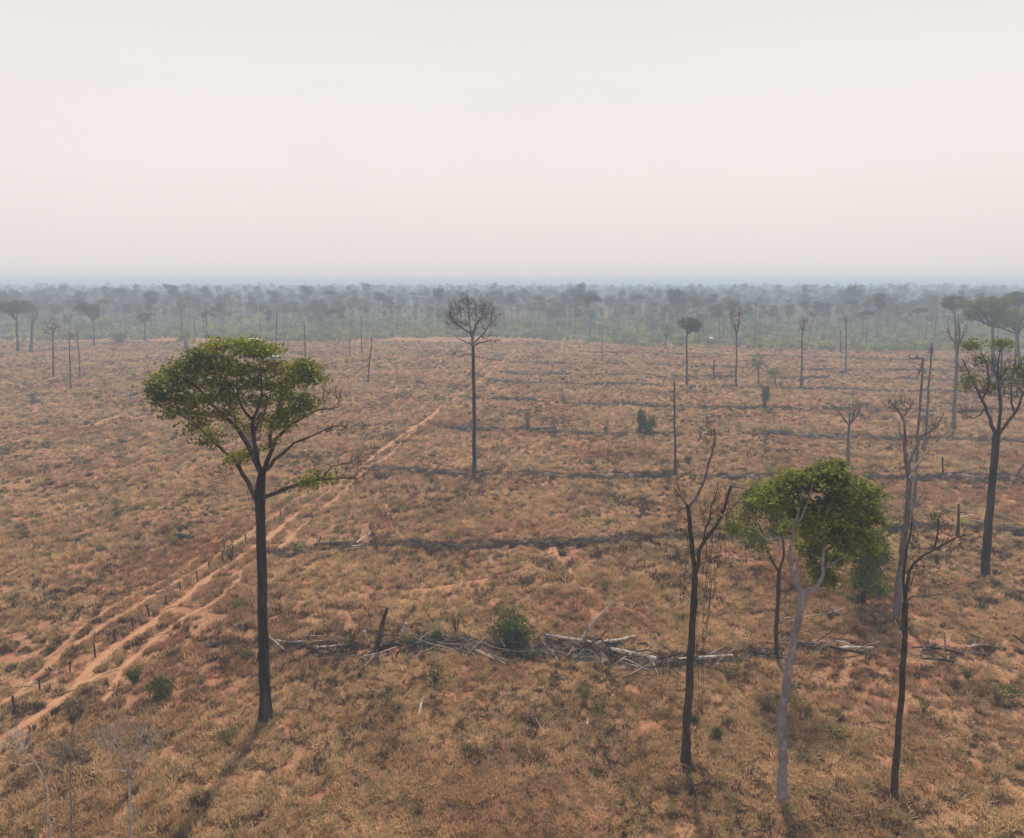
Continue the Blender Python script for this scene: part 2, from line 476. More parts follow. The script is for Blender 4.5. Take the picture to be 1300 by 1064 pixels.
# ------------------------------------------------------------------ windrows of pushed-up brush
ROWS = [
    ([(268, 822), (344, 822), (420, 826), (470, 832), (520, 822), (600, 822), (700, 826), (770, 836), (830, 842), (900, 836), (960, 830), (1060, 826), (1180, 829), (1240, 828), (1330, 838)], 0.45, 1.5,
     'nearest windrow, a tangle of brush crossing the foreground behind the tallest leafy tree'),
    ([(350, 704), (420, 700), (500, 692), (580, 694), (700, 690), (830, 687), (960, 680), (1100, 676), (1200, 668), (1330, 678)], 0.6, 1.5,
     'second windrow from the front, low charred brush starting near the dirt path'),
    ([(470, 598), (600, 603), (720, 606), (850, 606), (980, 606), (1100, 608), (1200, 607), (1330, 612)], 0.7, 2.0,
     'third windrow from the front, at the foot of the lone tall bare tree'),
    ([(560, 542), (640, 546), (700, 549), (830, 552), (1000, 553), (1100, 557), (1330, 562)], 0.8, 2.2,
     'fourth windrow from the front, passing the pair of dark bushes'),
    ([(600, 507), (700, 512), (800, 515), (1000, 519), (1330, 524)], 0.7, 2.4,
     'fifth windrow from the front, thin dark line across the cleared field'),
    ([(622, 484), (720, 488), (850, 491), (1000, 494), (1200, 498), (1330, 500)], 0.9, 2.8,
     'sixth windrow from the front, at the feet of the two slim mid-field trees'),
    ([(640, 474), (760, 477), (900, 479), (1100, 482), (1330, 484)], 0.6, 2.2,
     'seventh windrow from the front, faint line of grey brush'),
    ([(650, 461), (760, 463), (900, 466), (1000, 470), (1330, 473)], 0.9, 3.0,
     'eighth windrow from the front, grey brush with small green shrubs'),
    ([(690, 446), (780, 448), (900, 451), (1100, 456), (1330, 460)], 1.0, 3.2,
     'farthest windrow, brush line just before the green scrub'),
]
row_lines = []; pile_lines = []; pile_gaps = []
for ri, (pix, hh, ww, lab) in enumerate(ROWS):
    pts = smooth_line([at(*p)[:2] for p in pix], 1.0)
    row_lines.append(pts)
    n = len(pts)
    s = np.arange(n)
    off = (2.2 if ri < 3 else 4.5) * (vnoise(s, s * 0, 9, 20 + ri) - .5) + .8 * RNG.uniform(-.5, .5, n)
    pts = pts + np.column_stack([np.zeros(n), off])
    gap = np.clip((vnoise(s, s * 0, 7 if ri < 3 else 12, 40 + ri) - (.20 if ri < 3 else .25)) * 3, 0.0, 1.0)
    if ri == 0:
        pxr = CX + F * pts[:, 0] / (pts[:, 1] * math.cos(P) + CAM_H * math.sin(P))
        gap *= np.where((pxr > 515) & (pxr < 870), 1.0, .45)
    pile_lines.append(pts); pile_gaps.append(gap)
    t = np.gradient(pts, axis=0); t /= np.linalg.norm(t, axis=1)[:, None]
    nrm = np.stack([-t[:, 1], t[:, 0]], 1)
    nc = 9
    rows_ = []
    for k in np.linspace(-1, 1, nc):
        w = ww * (.7 + .6 * RNG.random(n)) * (.35 + .65 * gap)
        q = pts + nrm * (w * k)[:, None]
        h_ = hh * (1.3 if ri == 0 else 1.5 if ri < 3 else 1.35) * (1 - abs(k) ** 1.5) * gap * RNG.uniform(.2, 1.2, n) - .18
        rows_.append(np.column_stack([q, hgt(q[:, 0], q[:, 1]) + h_]))
    v = np.stack(rows_, 1).reshape(-1, 3)
    i = np.arange(n - 1)[:, None] * nc; j = np.arange(nc - 1)[None, :]
    q = np.stack([i + j, i + j + 1, i + nc + 1 + j, i + nc + j], -1).reshape(-1, 4)[:, ::-1]
    base = at(*pix[len(pix) // 2])
    root = empty('windrow', base, lab, 'brush pile', 'windrows of brush across the cleared field')
    m = MB(); m.add(v, q); m.obj('mound', M['brush'], root, origin=base)
    # tangled branches on top, uncountable
    bm_ = MB()
    cnt = [420, 330, 300, 300, 260, 260, 160, 240, 220][ri]
    for _ in range(cnt):
        a = int(RNG.integers(0, n))
        if gap[a] < .25: continue
        c = np.append(pts[a] + nrm[a] * RNG.normal(0, ww * .55), 0); c[2] = float(hgt(c[0], c[1])) + hh * .4 * gap[a]
        ln = RNG.uniform(.8, 3.6) * (1 if ri < 4 else 1.6)
        th = RNG.normal(0, .6) + (math.pi if RNG.random() < .5 else 0)
        el = abs(RNG.normal(0, .22))
        d = np.array([math.cos(th) * math.cos(el), math.sin(th) * math.cos(el), math.sin(el)])
        mid = c + d * ln * .5 + RNG.normal(0, .12, 3)
        r = RNG.uniform(.02, .07) * (1 if ri < 4 else 1.7)
        bm_.tube([c - d * .2, mid, c + d * ln + RNG.normal(0, .15, 3)], [r, r * .8, r * .3], 4, cap=False)
    bo = bm_.obj('branches', M['wood_grey'] if ri in (0,) else M['brush'], root, origin=base)
    tag(bo, kind='stuff')
    if ri == 0:
        for nm, mt, c_ in (('pale_sticks', M['wood_grey'], 90), ('charred_sticks', M['wood_char'], 210), ('white_sticks', M['wood_pale'], 40)):
            b2 = MB()
            for _ in range(c_):
                a = int(RNG.integers(0, n))
                px_ = CX + F * pts[a][0] / (pts[a][1] * math.cos(P) + CAM_H * math.sin(P))
                if not (520 < px_ < 860) and RNG.random() < .8: continue
                c = np.append(pts[a] + nrm[a] * RNG.normal(0, 1.0), 0); c[2] = float(hgt(c[0], c[1])) + RNG.uniform(.1, .9)
                ln = RNG.uniform(1.5, 5.5); th = RNG.normal(0, .85) + (math.pi if RNG.random() < .5 else 0); el = RNG.normal(.08, .2)
                d = np.array([math.cos(th) * math.cos(el), math.sin(th) * math.cos(el), math.sin(el)])
                r = RNG.uniform(.03, .10) if nm != 'charred_sticks' else RNG.uniform(.05, .17)
                b2.tube([c - d * ln * .5, c + RNG.normal(0, .14, 3), c + d * ln * .35 + RNG.normal(0, .2, 3), c + d * ln * .5 + RNG.normal(0, .3, 3)], [r, r * .9, r * .7, r * .3], 5, cap=True)
            tag(b2.obj(nm, mt, root, origin=base), kind='stuff')
    for x, y in pts: stamp(row_mask, x, y, ww * .7)

# ------------------------------------------------------------------ scattered growth (uncountable): points + geometry nodes
def scatter(name, pts, rot, scl, idx, meshes, tilt=None):
    me = bpy.data.meshes.new(name)
    n = len(pts)
    me.vertices.add(n); me.vertices.foreach_set('co', np.asarray(pts, np.float32).ravel())
    rv = np.zeros((n, 3), np.float32); rv[:, 2] = rot
    if tilt is not None: rv[:, 0] = tilt
    a = me.attributes.new('rot', 'FLOAT_VECTOR', 'POINT'); a.data.foreach_set('vector', rv.ravel())
    a = me.attributes.new('scl', 'FLOAT_VECTOR', 'POINT')
    sv = np.asarray(scl, np.float32)
    if sv.ndim == 1: sv = np.repeat(sv[:, None], 3, 1)
    a.data.foreach_set('vector', sv.ravel())
    a = me.attributes.new('idx', 'INT', 'POINT'); a.data.foreach_set('value', np.asarray(idx, np.int32))
    o = bpy.data.objects.new(name, me); COL.objects.link(o)
    ng = bpy.data.node_groups.new(name, 'GeometryNodeTree')
    ng.interface.new_socket('Geometry', in_out='INPUT', socket_type='NodeSocketGeometry')
    ng.interface.new_socket('Geometry', in_out='OUTPUT', socket_type='NodeSocketGeometry')
    N = ng.nodes.new; L = ng.links.new
    gi, go, jn = N('NodeGroupInput'), N('NodeGroupOutput'), N('GeometryNodeJoinGeometry')
    def attr(nm, ty):
        x = N('GeometryNodeInputNamedAttribute'); x.data_type = ty; x.inputs['Name'].default_value = nm
        return [s for s in x.outputs if s.enabled and s.name == 'Attribute'][0]
    ra, sa, ia = attr('rot', 'FLOAT_VECTOR'), attr('scl', 'FLOAT_VECTOR'), attr('idx', 'INT')
    for k, ms in enumerate(meshes):
        src = bpy.data.objects.new(name + '_source', ms)
        oi = N('GeometryNodeObjectInfo'); oi.inputs['Object'].default_value = src
        oi.inputs['As Instance'].default_value = True
        ip = N('GeometryNodeInstanceOnPoints')
        cmp_ = N('FunctionNodeCompare'); cmp_.data_type = 'INT'; cmp_.operation = 'EQUAL'
        ins = [s for s in cmp_.inputs if s.enabled]
        L(ia, ins[0]); ins[1].default_value = k
        L(gi.outputs[0], ip.inputs['Points']); L(cmp_.outputs[0], ip.inputs['Selection'])
        L(oi.outputs['Geometry'], ip.inputs['Instance']); L(ra, ip.inputs['Rotation']); L(sa, ip.inputs['Scale'])
        L(ip.outputs[0], jn.inputs[0])
    L(jn.outputs[0], go.inputs[0])
    md = o.modifiers.new('scatter', 'NODES'); md.node_group = ng
    tag(o, kind='stuff')
    return o

def tussock(n, h, spread, w, material, lean=.5, seed=0):
    m = MB()
    th = RNG.uniform(0, 2 * math.pi, n)
    r0 = np.sqrt(RNG.random(n)) * spread * .45
    b = np.column_stack([np.cos(th) * r0, np.sin(th) * r0, np.full(n, -.05)])
    th2 = th + RNG.normal(0, .7, n)
    ln = h * RNG.uniform(.5, 1.15, n)
    out = np.column_stack([np.cos(th2), np.sin(th2), np.zeros(n)])
    le = RNG.uniform(.1, 1, n) * lean
    mid = b + out * (ln * le * .45)[:, None] + np.array([0, 0, 1.]) * (ln * .62)[:, None]
    tip = b + out * (ln * le * 1.15)[:, None] + np.array([0, 0, 1.]) * (ln * (1 - .35 * le))[:, None]
    side = np.column_stack([-np.sin(th2 + .5), np.cos(th2 + .5), np.zeros(n)]) * (w * RNG.uniform(.6, 1.3, n))[:, None]
    v = np.stack([b - side * .5, b + side * .5, mid + side * .5, mid - side * .5, tip], 1).reshape(-1, 3)
    k = np.arange(n)[:, None] * 5
    f = np.vstack([k + np.array([[0, 1, 2, 3]]), k + np.array([[3, 2, 4, 4]])])
    m.add(v, f)
    return m.mesh('tussock', material)

def shrub_mesh(h, w, nleaf, ls, lm, wm=None, nst=7, seed=0, sky=.35):
    """stems + leaves; returns (stem mesh, leaf mesh)"""
    sm, lf = MB(), MB()
    cs = []
    for _ in range(nst):
        th = RNG.uniform(0, 2 * math.pi); r = w * .5 * math.sqrt(RNG.random())
        tip = np.array([math.cos(th) * r, math.sin(th) * r, h * RNG.uniform(.45, 1.0)])
        mid = tip * .5 + RNG.normal(0, .05, 3) * h; mid[2] = tip[2] * .55
        sm.tube([[0, 0, -.1 * h], mid, tip], [.022 * h, .015 * h, .006 * h], 4, cap=False)
        for t in np.linspace(.35, 1, 5):
            cs.append((mid * (1 - t) + tip * t if t > .5 else mid * t * 1.2) + RNG.normal(0, .04 * h, 3))
    cs = np.array(cs)
    pick = cs[RNG.integers(0, len(cs), nleaf)] + RNG.normal(0, 1, (nleaf, 3)) * np.array([w * .13, w * .13, h * .10])
    pick[:, 2] = np.abs(pick[:, 2]) + .03 * h
    lf.leaves(pick, ls, .3)
    return sm, lf

# --- grass
N_G = 230000
y0, y1 = 40.0, 470.0
p_ = .45
u = RNG.random(N_G)
gy = (y0 ** p_ + u * (y1 ** p_ - y0 ** p_)) ** (1 / p_)
gx = RNG.uniform(-1, 1, N_G) * (gy * .82 + 14)
dens = .55 * vnoise(gx, gy, 1.1, 31) + .18 * vnoise(gx, gy, 4, 32) + .17 * vnoise(gx, gy, 13, 33) + .16 * vnoise(gx, gy, 38, 34)
keep = (dens > .30 + .24 * RNG.random(N_G)) & (gy < scrub_edge(gx) + 8)
ii = ((gy - GY0) / GS).astype(int).clip(0, 999); jj = ((gx - GX0) / GS).astype(int).clip(0, 1799)
pm = path_mask[ii, jj]; rm = row_mask[ii, jj]
keep &= ~pm & (~rm | (RNG.random(N_G) < .4))
gx, gy, rm = gx[keep], gy[keep], rm[keep]
n = len(gx)
kind_n = vnoise(gx, gy, 2.0, 51) * .35 + vnoise(gx, gy, 10, 52) * .32 + RNG.random(n) * .46
idx = RNG.integers(0, 4, n)
idx = np.where(kind_n > .765, RNG.integers(4, 6, n), idx)
gn = vnoise(gx, gy, 3, 61) * .6 + vnoise(gx, gy, 30, 62) * .3 + RNG.random(n) * .35
left_far = ((gx < -15) & (gy > 220)) * .10
idx = np.where(gn + left_far > .965, 6, idx)
idx = np.where((RNG.random(n) < .10), 7, idx)
idx = np.where(rm & (RNG.random(n) < .7), RNG.integers(4, 6, n), idx)
scl = RNG.uniform(.45, 1.15, n) * (.72 + .6 * vnoise(gx, gy, 9, 36)) * (np.maximum(gy, 55) / 60) ** .3
grass_meshes = [tussock(46, .72, .75, .055, M['straw'], .7), tussock(34, .95, .5, .055, M['straw'], .5), tussock(60, .5, 1.2, .06, M['straw'], 1.0),
                tussock(40, .60, .9, .06, M['straw'], .9), tussock(60, .85, .8, .05, M['weed'], .7), tussock(44, .6, 1.1, .05, M['weed'], 1.0),
                tussock(50, .55, .9, .08, M['green_weed'], .8), tussock(36, .7, .7, .055, M['straw_pale'], .8)]
bx_, by_, bs_ = [], [], []
for ri, line in enumerate(pile_lines):
    per = [5, 6, 9, 9, 9, 9, 7, 9, 9][ri]
    q = np.repeat(line, per, 0) + RNG.normal(0, 1, (len(line) * per, 2)) * np.array([.6, ROWS[ri][2] * .5])
    ss_ = np.repeat(np.arange(len(line)), per)
    ok = pile_gaps[ri][ss_] > .15 + .5 * RNG.random(len(ss_))
    bx_.append(q[ok, 0]); by_.append(q[ok, 1]); bs_.append(RNG.uniform(.45, 1.15, ok.sum()) * (.7 if ri == 0 else 1.0))
bx_, by_, bs_ = map(np.concatenate, (bx_, by_, bs_))
grass_meshes += [tussock(54, 1.0, 1.3, .07, M['brush'], 1.0), tussock(40, .8, 1.6, .07, M['brush'], 1.3)]
ax_, ay_ = np.concatenate([gx, bx_]), np.concatenate([gy, by_])
scatter('dry_grass', np.column_stack([ax_, ay_, hgt(ax_, ay_)]), RNG.uniform(0, 6.28, len(ax_)), np.concatenate([scl, bs_]), np.concatenate([idx, RNG.integers(8, 10, len(bx_))]), grass_meshes)

# --- small twig and log litter
N_L = 5200
ly = (44 ** .6 + RNG.random(N_L) * (300 ** .6 - 44 ** .6)) ** (1 / .6)
lx = RNG.uniform(-1, 1, N_L) * (ly * .82 + 10)
tw = []
for k in range(4):
    m = MB()
    L0 = [1.0, .7, 1.4, .5][k]
    m.tube([[-L0, 0, .05], [0, .08 * L0, .10], [L0, -.05, .06]], [.05, .045, .02], 5)
    if k != 3: m.tube([[0, .05, .08], [.4 * L0, .4 * L0, .2]], [.03, .012], 4)
    tw.append(m.mesh('stick', [M['wood_grey'], M['wood_pale'], M['wood_char'], M['wood_pale']][k]))
scatter('twig_litter', np.column_stack([lx, ly, hgt(lx, ly) + .05]), RNG.uniform(0, 6.28, N_L), RNG.uniform(.3, 1.1, N_L) * (ly / 80) ** .3, RNG.choice(4, N_L, p=[.4, .15, .35, .1]), tw)

# --- scrub belt before the forest
SH = []
for k in range(6):
    h_, w_ = [(2.2, 2.6), (1.6, 2.8), (3.0, 2.4), (2.4, 3.4), (1.2, 2.0), (3.4, 3.0)][k]
    a, b = shrub_mesh(h_, w_, 150, .42, None)
    me = MB(); me.v = b.v; me.f = b.f; me.n = b.n
    SH.append(me.mesh('scrub', M['leaf_scrub'] if k % 3 else M['leaf_olive']))
N_S = 26000
u = RNG.random(N_S)
sx_ = RNG.uniform(-620, 640, N_S)
e_ = scrub_edge(sx_)
sy_ = e_ - 6 + RNG.random(N_S) ** 1.3 * 270 + 34 * (vnoise(sx_, sx_ * 0, 24, 71) - .35) + 10 * RNG.normal(0, 1, N_S) * (RNG.random(N_S) < .3)
kp = (vnoise(sx_, sy_, 14, 72) * .7 + vnoise(sx_, sy_, 45, 73) * .5 + .25 * RNG.random(N_S)) > .56
sx_, sy_ = sx_[kp], sy_[kp]
# loose shrubs thinning out into the left field and along the rows
N_T = 2600
tx = RNG.uniform(-330, 60, N_T); ty = RNG.uniform(225, 470, N_T)
kp = (vnoise(tx, ty, 28, 74) * .8 + (ty - 225) / 245 * .45 > .80) & (ty < scrub_edge(tx) + 5) & (tx < -12 + (ty - 220) * .16)
tx, ty = tx[kp], ty[kp]
ex = np.concatenate([r[:, 0] for r in row_lines[1:]]); ey = np.concatenate([r[:, 1] for r in row_lines[1:]])
kp = RNG.random(len(ex)) < .13
ex, ey = ex[kp], ey[kp] + RNG.normal(0, 1.5, kp.sum())
N_U = 11000
uy = RNG.uniform(540, 1500, N_U); ux = RNG.uniform(-1, 1, N_U) * (uy * .8 + 40)
kp = (vnoise(ux, uy, 40, 77) + .4 * RNG.random(N_U) > .55) & (uy > scrub_edge(ux) + 90)
ux, uy = ux[kp], uy[kp]
ax_ = np.concatenate([sx_, tx, ex, ux]); ay_ = np.concatenate([sy_, ty, ey, uy])
ss = np.concatenate([RNG.uniform(.5, 1.35, len(sx_)) * (.7 + .8 * vnoise(sx_, sy_, 30, 75)), RNG.uniform(.25, .65, len(tx)), RNG.uniform(.25, .8, len(ex)), RNG.uniform(1.2, 3.2, len(ux))])
sc3 = scatter('green_scrub', np.column_stack([ax_, ay_, hgt(ax_, ay_)]), RNG.uniform(0, 6.28, len(ax_)), ss, RNG.integers(0, 6, len(ax_)), SH)

# ------------------------------------------------------------------ trees
def grow(skel, skr, targets, mb, rtip=.02, sides=5, kr=.012, maxr=.6, lift=.12, wob=.07, tip_nodes=None):
    """connect each target to the closest point of the growing skeleton"""
    skel = [np.asarray(p, float) for p in skel]; skr = list(skr)
    arr = np.array(skel); rad = np.array(skr)
    d0 = np.min(np.linalg.norm(targets[:, None, :] - arr[None], axis=2), axis=1)
    ends = []
    for ti in np.argsort(d0):
        t = targets[ti]
        dv = t - arr
        dist = np.linalg.norm(dv, axis=1)
        cost = dist + np.maximum(0, arr[:, 2] - t[2]) * .9
        k = int(np.argmin(cost))
        p0 = arr[k]; ln = dist[k]
        if ln < .05: continue
        r0 = min(rad[k] * .72, rtip + kr * ln, maxr)
        r0 = max(r0, rtip)
        ns = 4 if ln > 1.2 else 3
        s = np.linspace(0, 1, ns + 1)[:, None]
        pts = p0 + (t - p0) * s
        pts[:, 2] -= np.sin(s[:, 0] * math.pi) * ln * lift * RNG.uniform(-.2, 1)
        pts[1:-1] += RNG.normal(0, wob, (ns - 1, 3)) * ln * .8
        rr = r0 + (rtip - r0) * s[:, 0]
        mb.tube(pts, rr, sides, cap=False)
        arr = np.vstack([arr, pts[1:]]); rad = np.concatenate([rad, rr[1:]])
        ends.append(pts)
    return ends

def ell(c, r, n, shell=.35):
    v = RNG.normal(0, 1, (n, 3)); v /= np.linalg.norm(v, axis=1)[:, None]
    q = (shell + (1 - shell) * RNG.random(n)) ** .6
    return np.asarray(c) + v * q[:, None] * np.asarray(r)

class PTree:
    """a tree traced in photo pixels on the vertical plane through its foot"""
    def __init__(self, name, label, bx, by, cat='tree', group=None):
        self.base = at(bx, by); self.Y = self.base[1]
        self.root = empty(name, self.base, label, cat, group)
        self.sk = []; self.sr = []
        self.mpp = mpp(self.Y, 15)
    def p(self, x, y, dy=0.0):
        return on_plane(x, y, self.Y + dy)
    def limb(self, pix, w0, w1, mat_, name='limb', sides=8, bend=0.0, rough=.05, radii=None):
        n = len(pix)
        dys = np.linspace(0, 1, n) * bend if bend else np.zeros(n)
        c = np.array([self.p(q[0], q[1], (q[2] if len(q) > 2 and radii is None else 0) + d) for q, d in zip(pix, dys)])
        seg = np.concatenate([[0], np.cumsum(np.linalg.norm(np.diff(c, axis=0), axis=1))])
        m = max(n, int(seg[-1] / .8))
        s = np.linspace(0, seg[-1], m)
        # smooth interpolation
        pts = np.stack([np.interp(s, seg, c[:, k]) for k in range(3)], 1)
        if m > 6:
            for _ in range(2): pts[1:-1] = (pts[:-2] + 2 * pts[1:-1] + pts[2:]) / 4
        if name == 'trunk' and m > 8:
            ph = RNG.uniform(0, 6.28, 4); q_ = np.linspace(0, 1, m)
            am = .03 + .0025 * seg[-1]
            for c_ in (0, 1):
                pts[:, c_] += am * (np.sin(q_ * 9 + ph[c_]) * .6 + np.sin(q_ * 23 + ph[c_ + 2]) * .4) * np.sin(q_ * math.pi)
        if name != 'trunk' and m > 3:
            pts[1:-1] += RNG.normal(0, .05, (m - 2, 3))
        if radii is not None:
            r = np.interp(s, seg, np.array(radii) * self.mpp / 2)
        else:
            r = np.interp(s, [0, seg[-1]], [w0 * self.mpp / 2, w1 * self.mpp / 2])
        mb = MB(); mb.tube(pts, r, sides, rough=rough * (1.6 if name == 'trunk' else 1))
        mb.obj(name, mat_, self.root, smooth=True, origin=self.base)
        self.sk += list(pts); self.sr += list(r)
        return pts
    def trunk(self, rows, mat_, sides=12):
        # rows: (px, py, width)
        b = rows[0]
        pts = self.limb([(q[0], q[1]) for q in rows], 0, 0, mat_, 'trunk', sides, radii=[q[2] for q in rows])
        return pts
    def crown(self, ells, leafm, mat_twig, nleaf=30, ls=.35, sig=.5, rtip=.02, kr=.011, twig_sides=4, lift=.12, skip_low=0.35, flat=.5, name='crown', depth=.85, zf=.55):
        tg = []; leafy = []
        for e in ells:
            cx, cy_, rx, ry, n = e[:5]
            dy = e[5] if len(e) > 5 else 0.0
            lf = e[6] if len(e) > 6 else True
            c = self.p(cx, cy_, dy)
            t = ell(c, (rx * self.mpp, rx * self.mpp * depth, ry * self.mpp), n)
            tg.append(t); leafy += [lf] * n
        tg = np.vstack(tg)
        leafy = np.array(leafy)
        sk = np.array(self.sk); sr = np.array(self.sr)
        zs = np.quantile(sk[:, 2], .0)
        zb = self.base[2] + (sk[:, 2].max() - self.base[2]) * skip_low
        ok = sk[:, 2] > zb
        rtip = max(rtip, (.27 if self.mpp > .1 else .2) * self.mpp)
        tb = MB()
        ends = grow(sk[ok], sr[ok], tg, tb, rtip, twig_sides, kr, lift=lift)
        bare = tg[~leafy]
        if len(bare):
            cb = bare.mean(0)
            for q in bare:
                for _ in range(4):
                    d = (q - cb); d /= np.linalg.norm(d) + 1e-6
                    d = d * .6 + np.array([0, 0, .7]) + RNG.normal(0, .45, 3)
                    ln = RNG.uniform(3, 8.5) * self.mpp
                    tb.tube([q, q + d * ln * .5 + RNG.normal(0, .06, 3) * ln, q + d * ln + np.array([0, 0, .1 * ln])], [rtip * .8, rtip * .65, rtip * .4], 3, cap=False)
        tag(tb.obj('twigs', mat_twig, self.root, origin=self.base), kind='stuff')
        if leafm is not None and leafy.any():
            lb = MB()
            T = tg[leafy]
            nn = len(T) * nleaf
            cen = np.repeat(T, nleaf, 0) + RNG.normal(0, 1, (nn, 3)) * np.array([sig, sig, sig * zf])
            lb.leaves(cen, ls, flat)
            lb.obj(name, leafm, self.root, origin=self.base)

# ---- 1. big leafy tree on the left
t = PTree('nut_tree', 'tallest leafy tree, dark straight trunk and broad green crown, left foreground beside the dirt path', 338, 914)
t.trunk([(338, 920, 27), (338, 912, 21), (337, 903, 16), (336, 880, 14), (335, 845, 14), (334.5, 800, 12.5), (333, 740, 12), (331, 680, 11.5), (330, 650, 12), (329, 632, 14), (331, 612, 11), (333, 598, 9)], M['bark_black'], 14)
bb = M['bark_brown']
t.limb([(332, 600), (319, 570, .5), (303, 545, 1), (285, 526, 1), (268, 512, 2), (248, 501, 2), (218, 494, 2)], 8, 1.6, bb)
t.limb([(332, 600), (325, 577, -.5), (321.5, 549, -1), (319, 531, -2), (331, 512, -2.5), (335, 490, -2.5), (330, 462, -3)], 6.5, 1.5, bb)
t.limb([(336, 596), (343.5, 568, .5), (354, 549, 1), (379, 535, 1), (400, 519, 2), (430, 517, 2)], 6.5, .8, bb)
t.limb([(337, 597), (351.5, 581.5, -1), (377, 558, -2), (405, 549, -2.5), (423, 542, -3), (439, 541, -3)], 5, .7, bb)
t.limb([(326, 634), (308, 602, 1), (298, 586, 1.5), (289, 577, 2), (271, 561, 2.5), (250, 538, 3), (229, 524, 3), (210, 525, 3), (192, 521, 3)], 6.5, .8, bb)
t.limb([(332, 632), (354, 623, -.8), (379, 616, -1.5), (414, 608, -2.5), (437, 605, -3), (455, 608, -3)], 6, .9, bb)
t.limb([(407, 609, -2.2), (421, 592, -2), (444, 587, -2)], 2.5, .7, bb)
t.limb([(303, 545, 1), (292, 515, 3), (284, 480, 4), (270, 455, 4)], 4, 1, bb)
t.limb([(319, 531, -2), (303, 512, -4), (298, 489, -5), (305, 460, -5)], 4, 1, bb)
t.limb([(343, 568), (346, 530, 2), (360, 500, 4), (378, 480, 4), (392, 462, 4)], 4.5, 1, bb)
t.limb([(321, 549, -1), (333, 528, 2), (345, 500, 4), (350, 470, 5)], 3.5, 1, bb)
t.limb([(268, 512, 2), (250, 490, -1), (228, 478, -3), (205, 468, -3)], 3, .8, bb)
t.crown([(300, 444, 52, 10, 30), (335, 446, 22, 8, 12), (258, 458, 30, 8, 18), (232, 468, 26, 6, 12), (212, 480, 18, 6, 9), (198, 492, 12, 6, 5), (322, 466, 34, 8, 18), (280, 470, 30, 7, 16), (352, 470, 12, 10, 7), (388, 466, 20, 8, 14), (400, 480, 11, 9, 9), (376, 482, 14, 7, 7),
         (348, 492, 20, 6, 9), (318, 488, 18, 5, 8), (283, 488, 24, 6, 11), (250, 487, 22, 6, 10), (228, 492, 14, 5, 6), (212, 504, 18, 4, 6), (200, 500, 8, 3, 3), (244, 508, 16, 6, 8), (272, 506, 20, 6, 9), (303, 508, 16, 6, 7), (335, 510, 14, 5, 6), (360, 505, 14, 6, 6), (386, 503, 14, 5, 5),
         (300, 436, 32, 5, 10), (350, 526, 12, 5, 6), (372, 522, 10, 4, 4), (345, 540, 10, 5, 4), (360, 535, 9, 4, 3), (228, 522, 14, 5, 5), (218, 510, 14, 5, 4), (255, 538, 12, 5, 4), (380, 520, 12, 5, 4), (368, 540, 8, 4, 2), (322, 548, 7, 4, 2), (310, 540, 7, 4, 2), (395, 515, 10, 4, 3), (245, 545, 8, 4, 2), (332, 534, 8, 4, 3), (262, 526, 18, 5, 7), (235, 520, 10, 4, 4), (290, 526, 14, 5, 5), (272, 552, 11, 6, 5, 2), (268, 562, 8, 3, 3, 2), (303, 580, 15, 5, 8, 1), (320, 572, 6, 3, 2, 1), (343, 560, 5, 4, 2),
         (391, 612, 13, 4, 7, -2), (417, 606, 6, 3, 2, -2.5), (400, 600, 5, 5, 2, -2),
         (418, 507, 16, 16, 30, 2, False), (425, 545, 20, 9, 26, -2, False), (448, 598, 24, 16, 46, -3, False), (200, 518, 12, 8, 12, 3, False), (285, 600, 20, 8, 16, 1, False), (405, 588, 10, 12, 10, -2, False), (300, 500, 70, 40, 60, 0, False)],
        M['leaf_nut'], bb, nleaf=42, ls=.34, sig=.50, rtip=.018, kr=.016, zf=.50, skip_low=.45)

# ---- 2. tall bare tree in the middle
t = PTree('bare_tree', 'tall straight bare tree with a fan of leafless branches, centre of the field', 602, 605)
bk = M['bark_grey']
t.trunk([(602.5, 607, 7), (602.5, 600, 5.6), (602, 560, 5), (601.5, 500, 4.5), (601, 460, 4), (600.5, 438, 3.6)], M['bark_black'], 10)
for L_ in ([(600, 438), (598, 421, 1), (594, 397, 1), (593, 380, 0)], [(597.5, 424), (582, 414, -1), (573, 404, -1), (570, 392, -1)], [(600, 436), (613, 426, 2), (624, 409, 3), (625, 389, 3)],
           [(599, 424), (609, 406, -3), (617, 387, -4)], [(600, 439), (616, 433, -3), (636, 431, -4)], [(600, 438), (586, 432, 3), (574, 424, 5)], [(600, 436), (604, 410, 4), (603, 385, 6)]):
    t.limb(L_, 2.6, .8, bk)
t.limb([(600.5, 451), (592, 449), (582, 453), (576, 449)], 1.8, .6, bk)
t.limb([(601, 453), (614, 454), (625, 457)], 1.6, .6, bk)
t.crown([(598, 400, 31, 19, 95, 0, False), (619, 402, 18, 18, 34, 0, False), (580, 404, 14, 17, 34, 0, False), (622, 430, 14, 6, 14, 0, False), (578, 450, 4, 3, 5, 0, False),
         (592, 384, 9, 5, 10), (612, 392, 12, 6, 6)], M['leaf_olive'], bk, nleaf=8, ls=.3, sig=.4, rtip=.035, kr=.010, lift=.12, skip_low=.7)

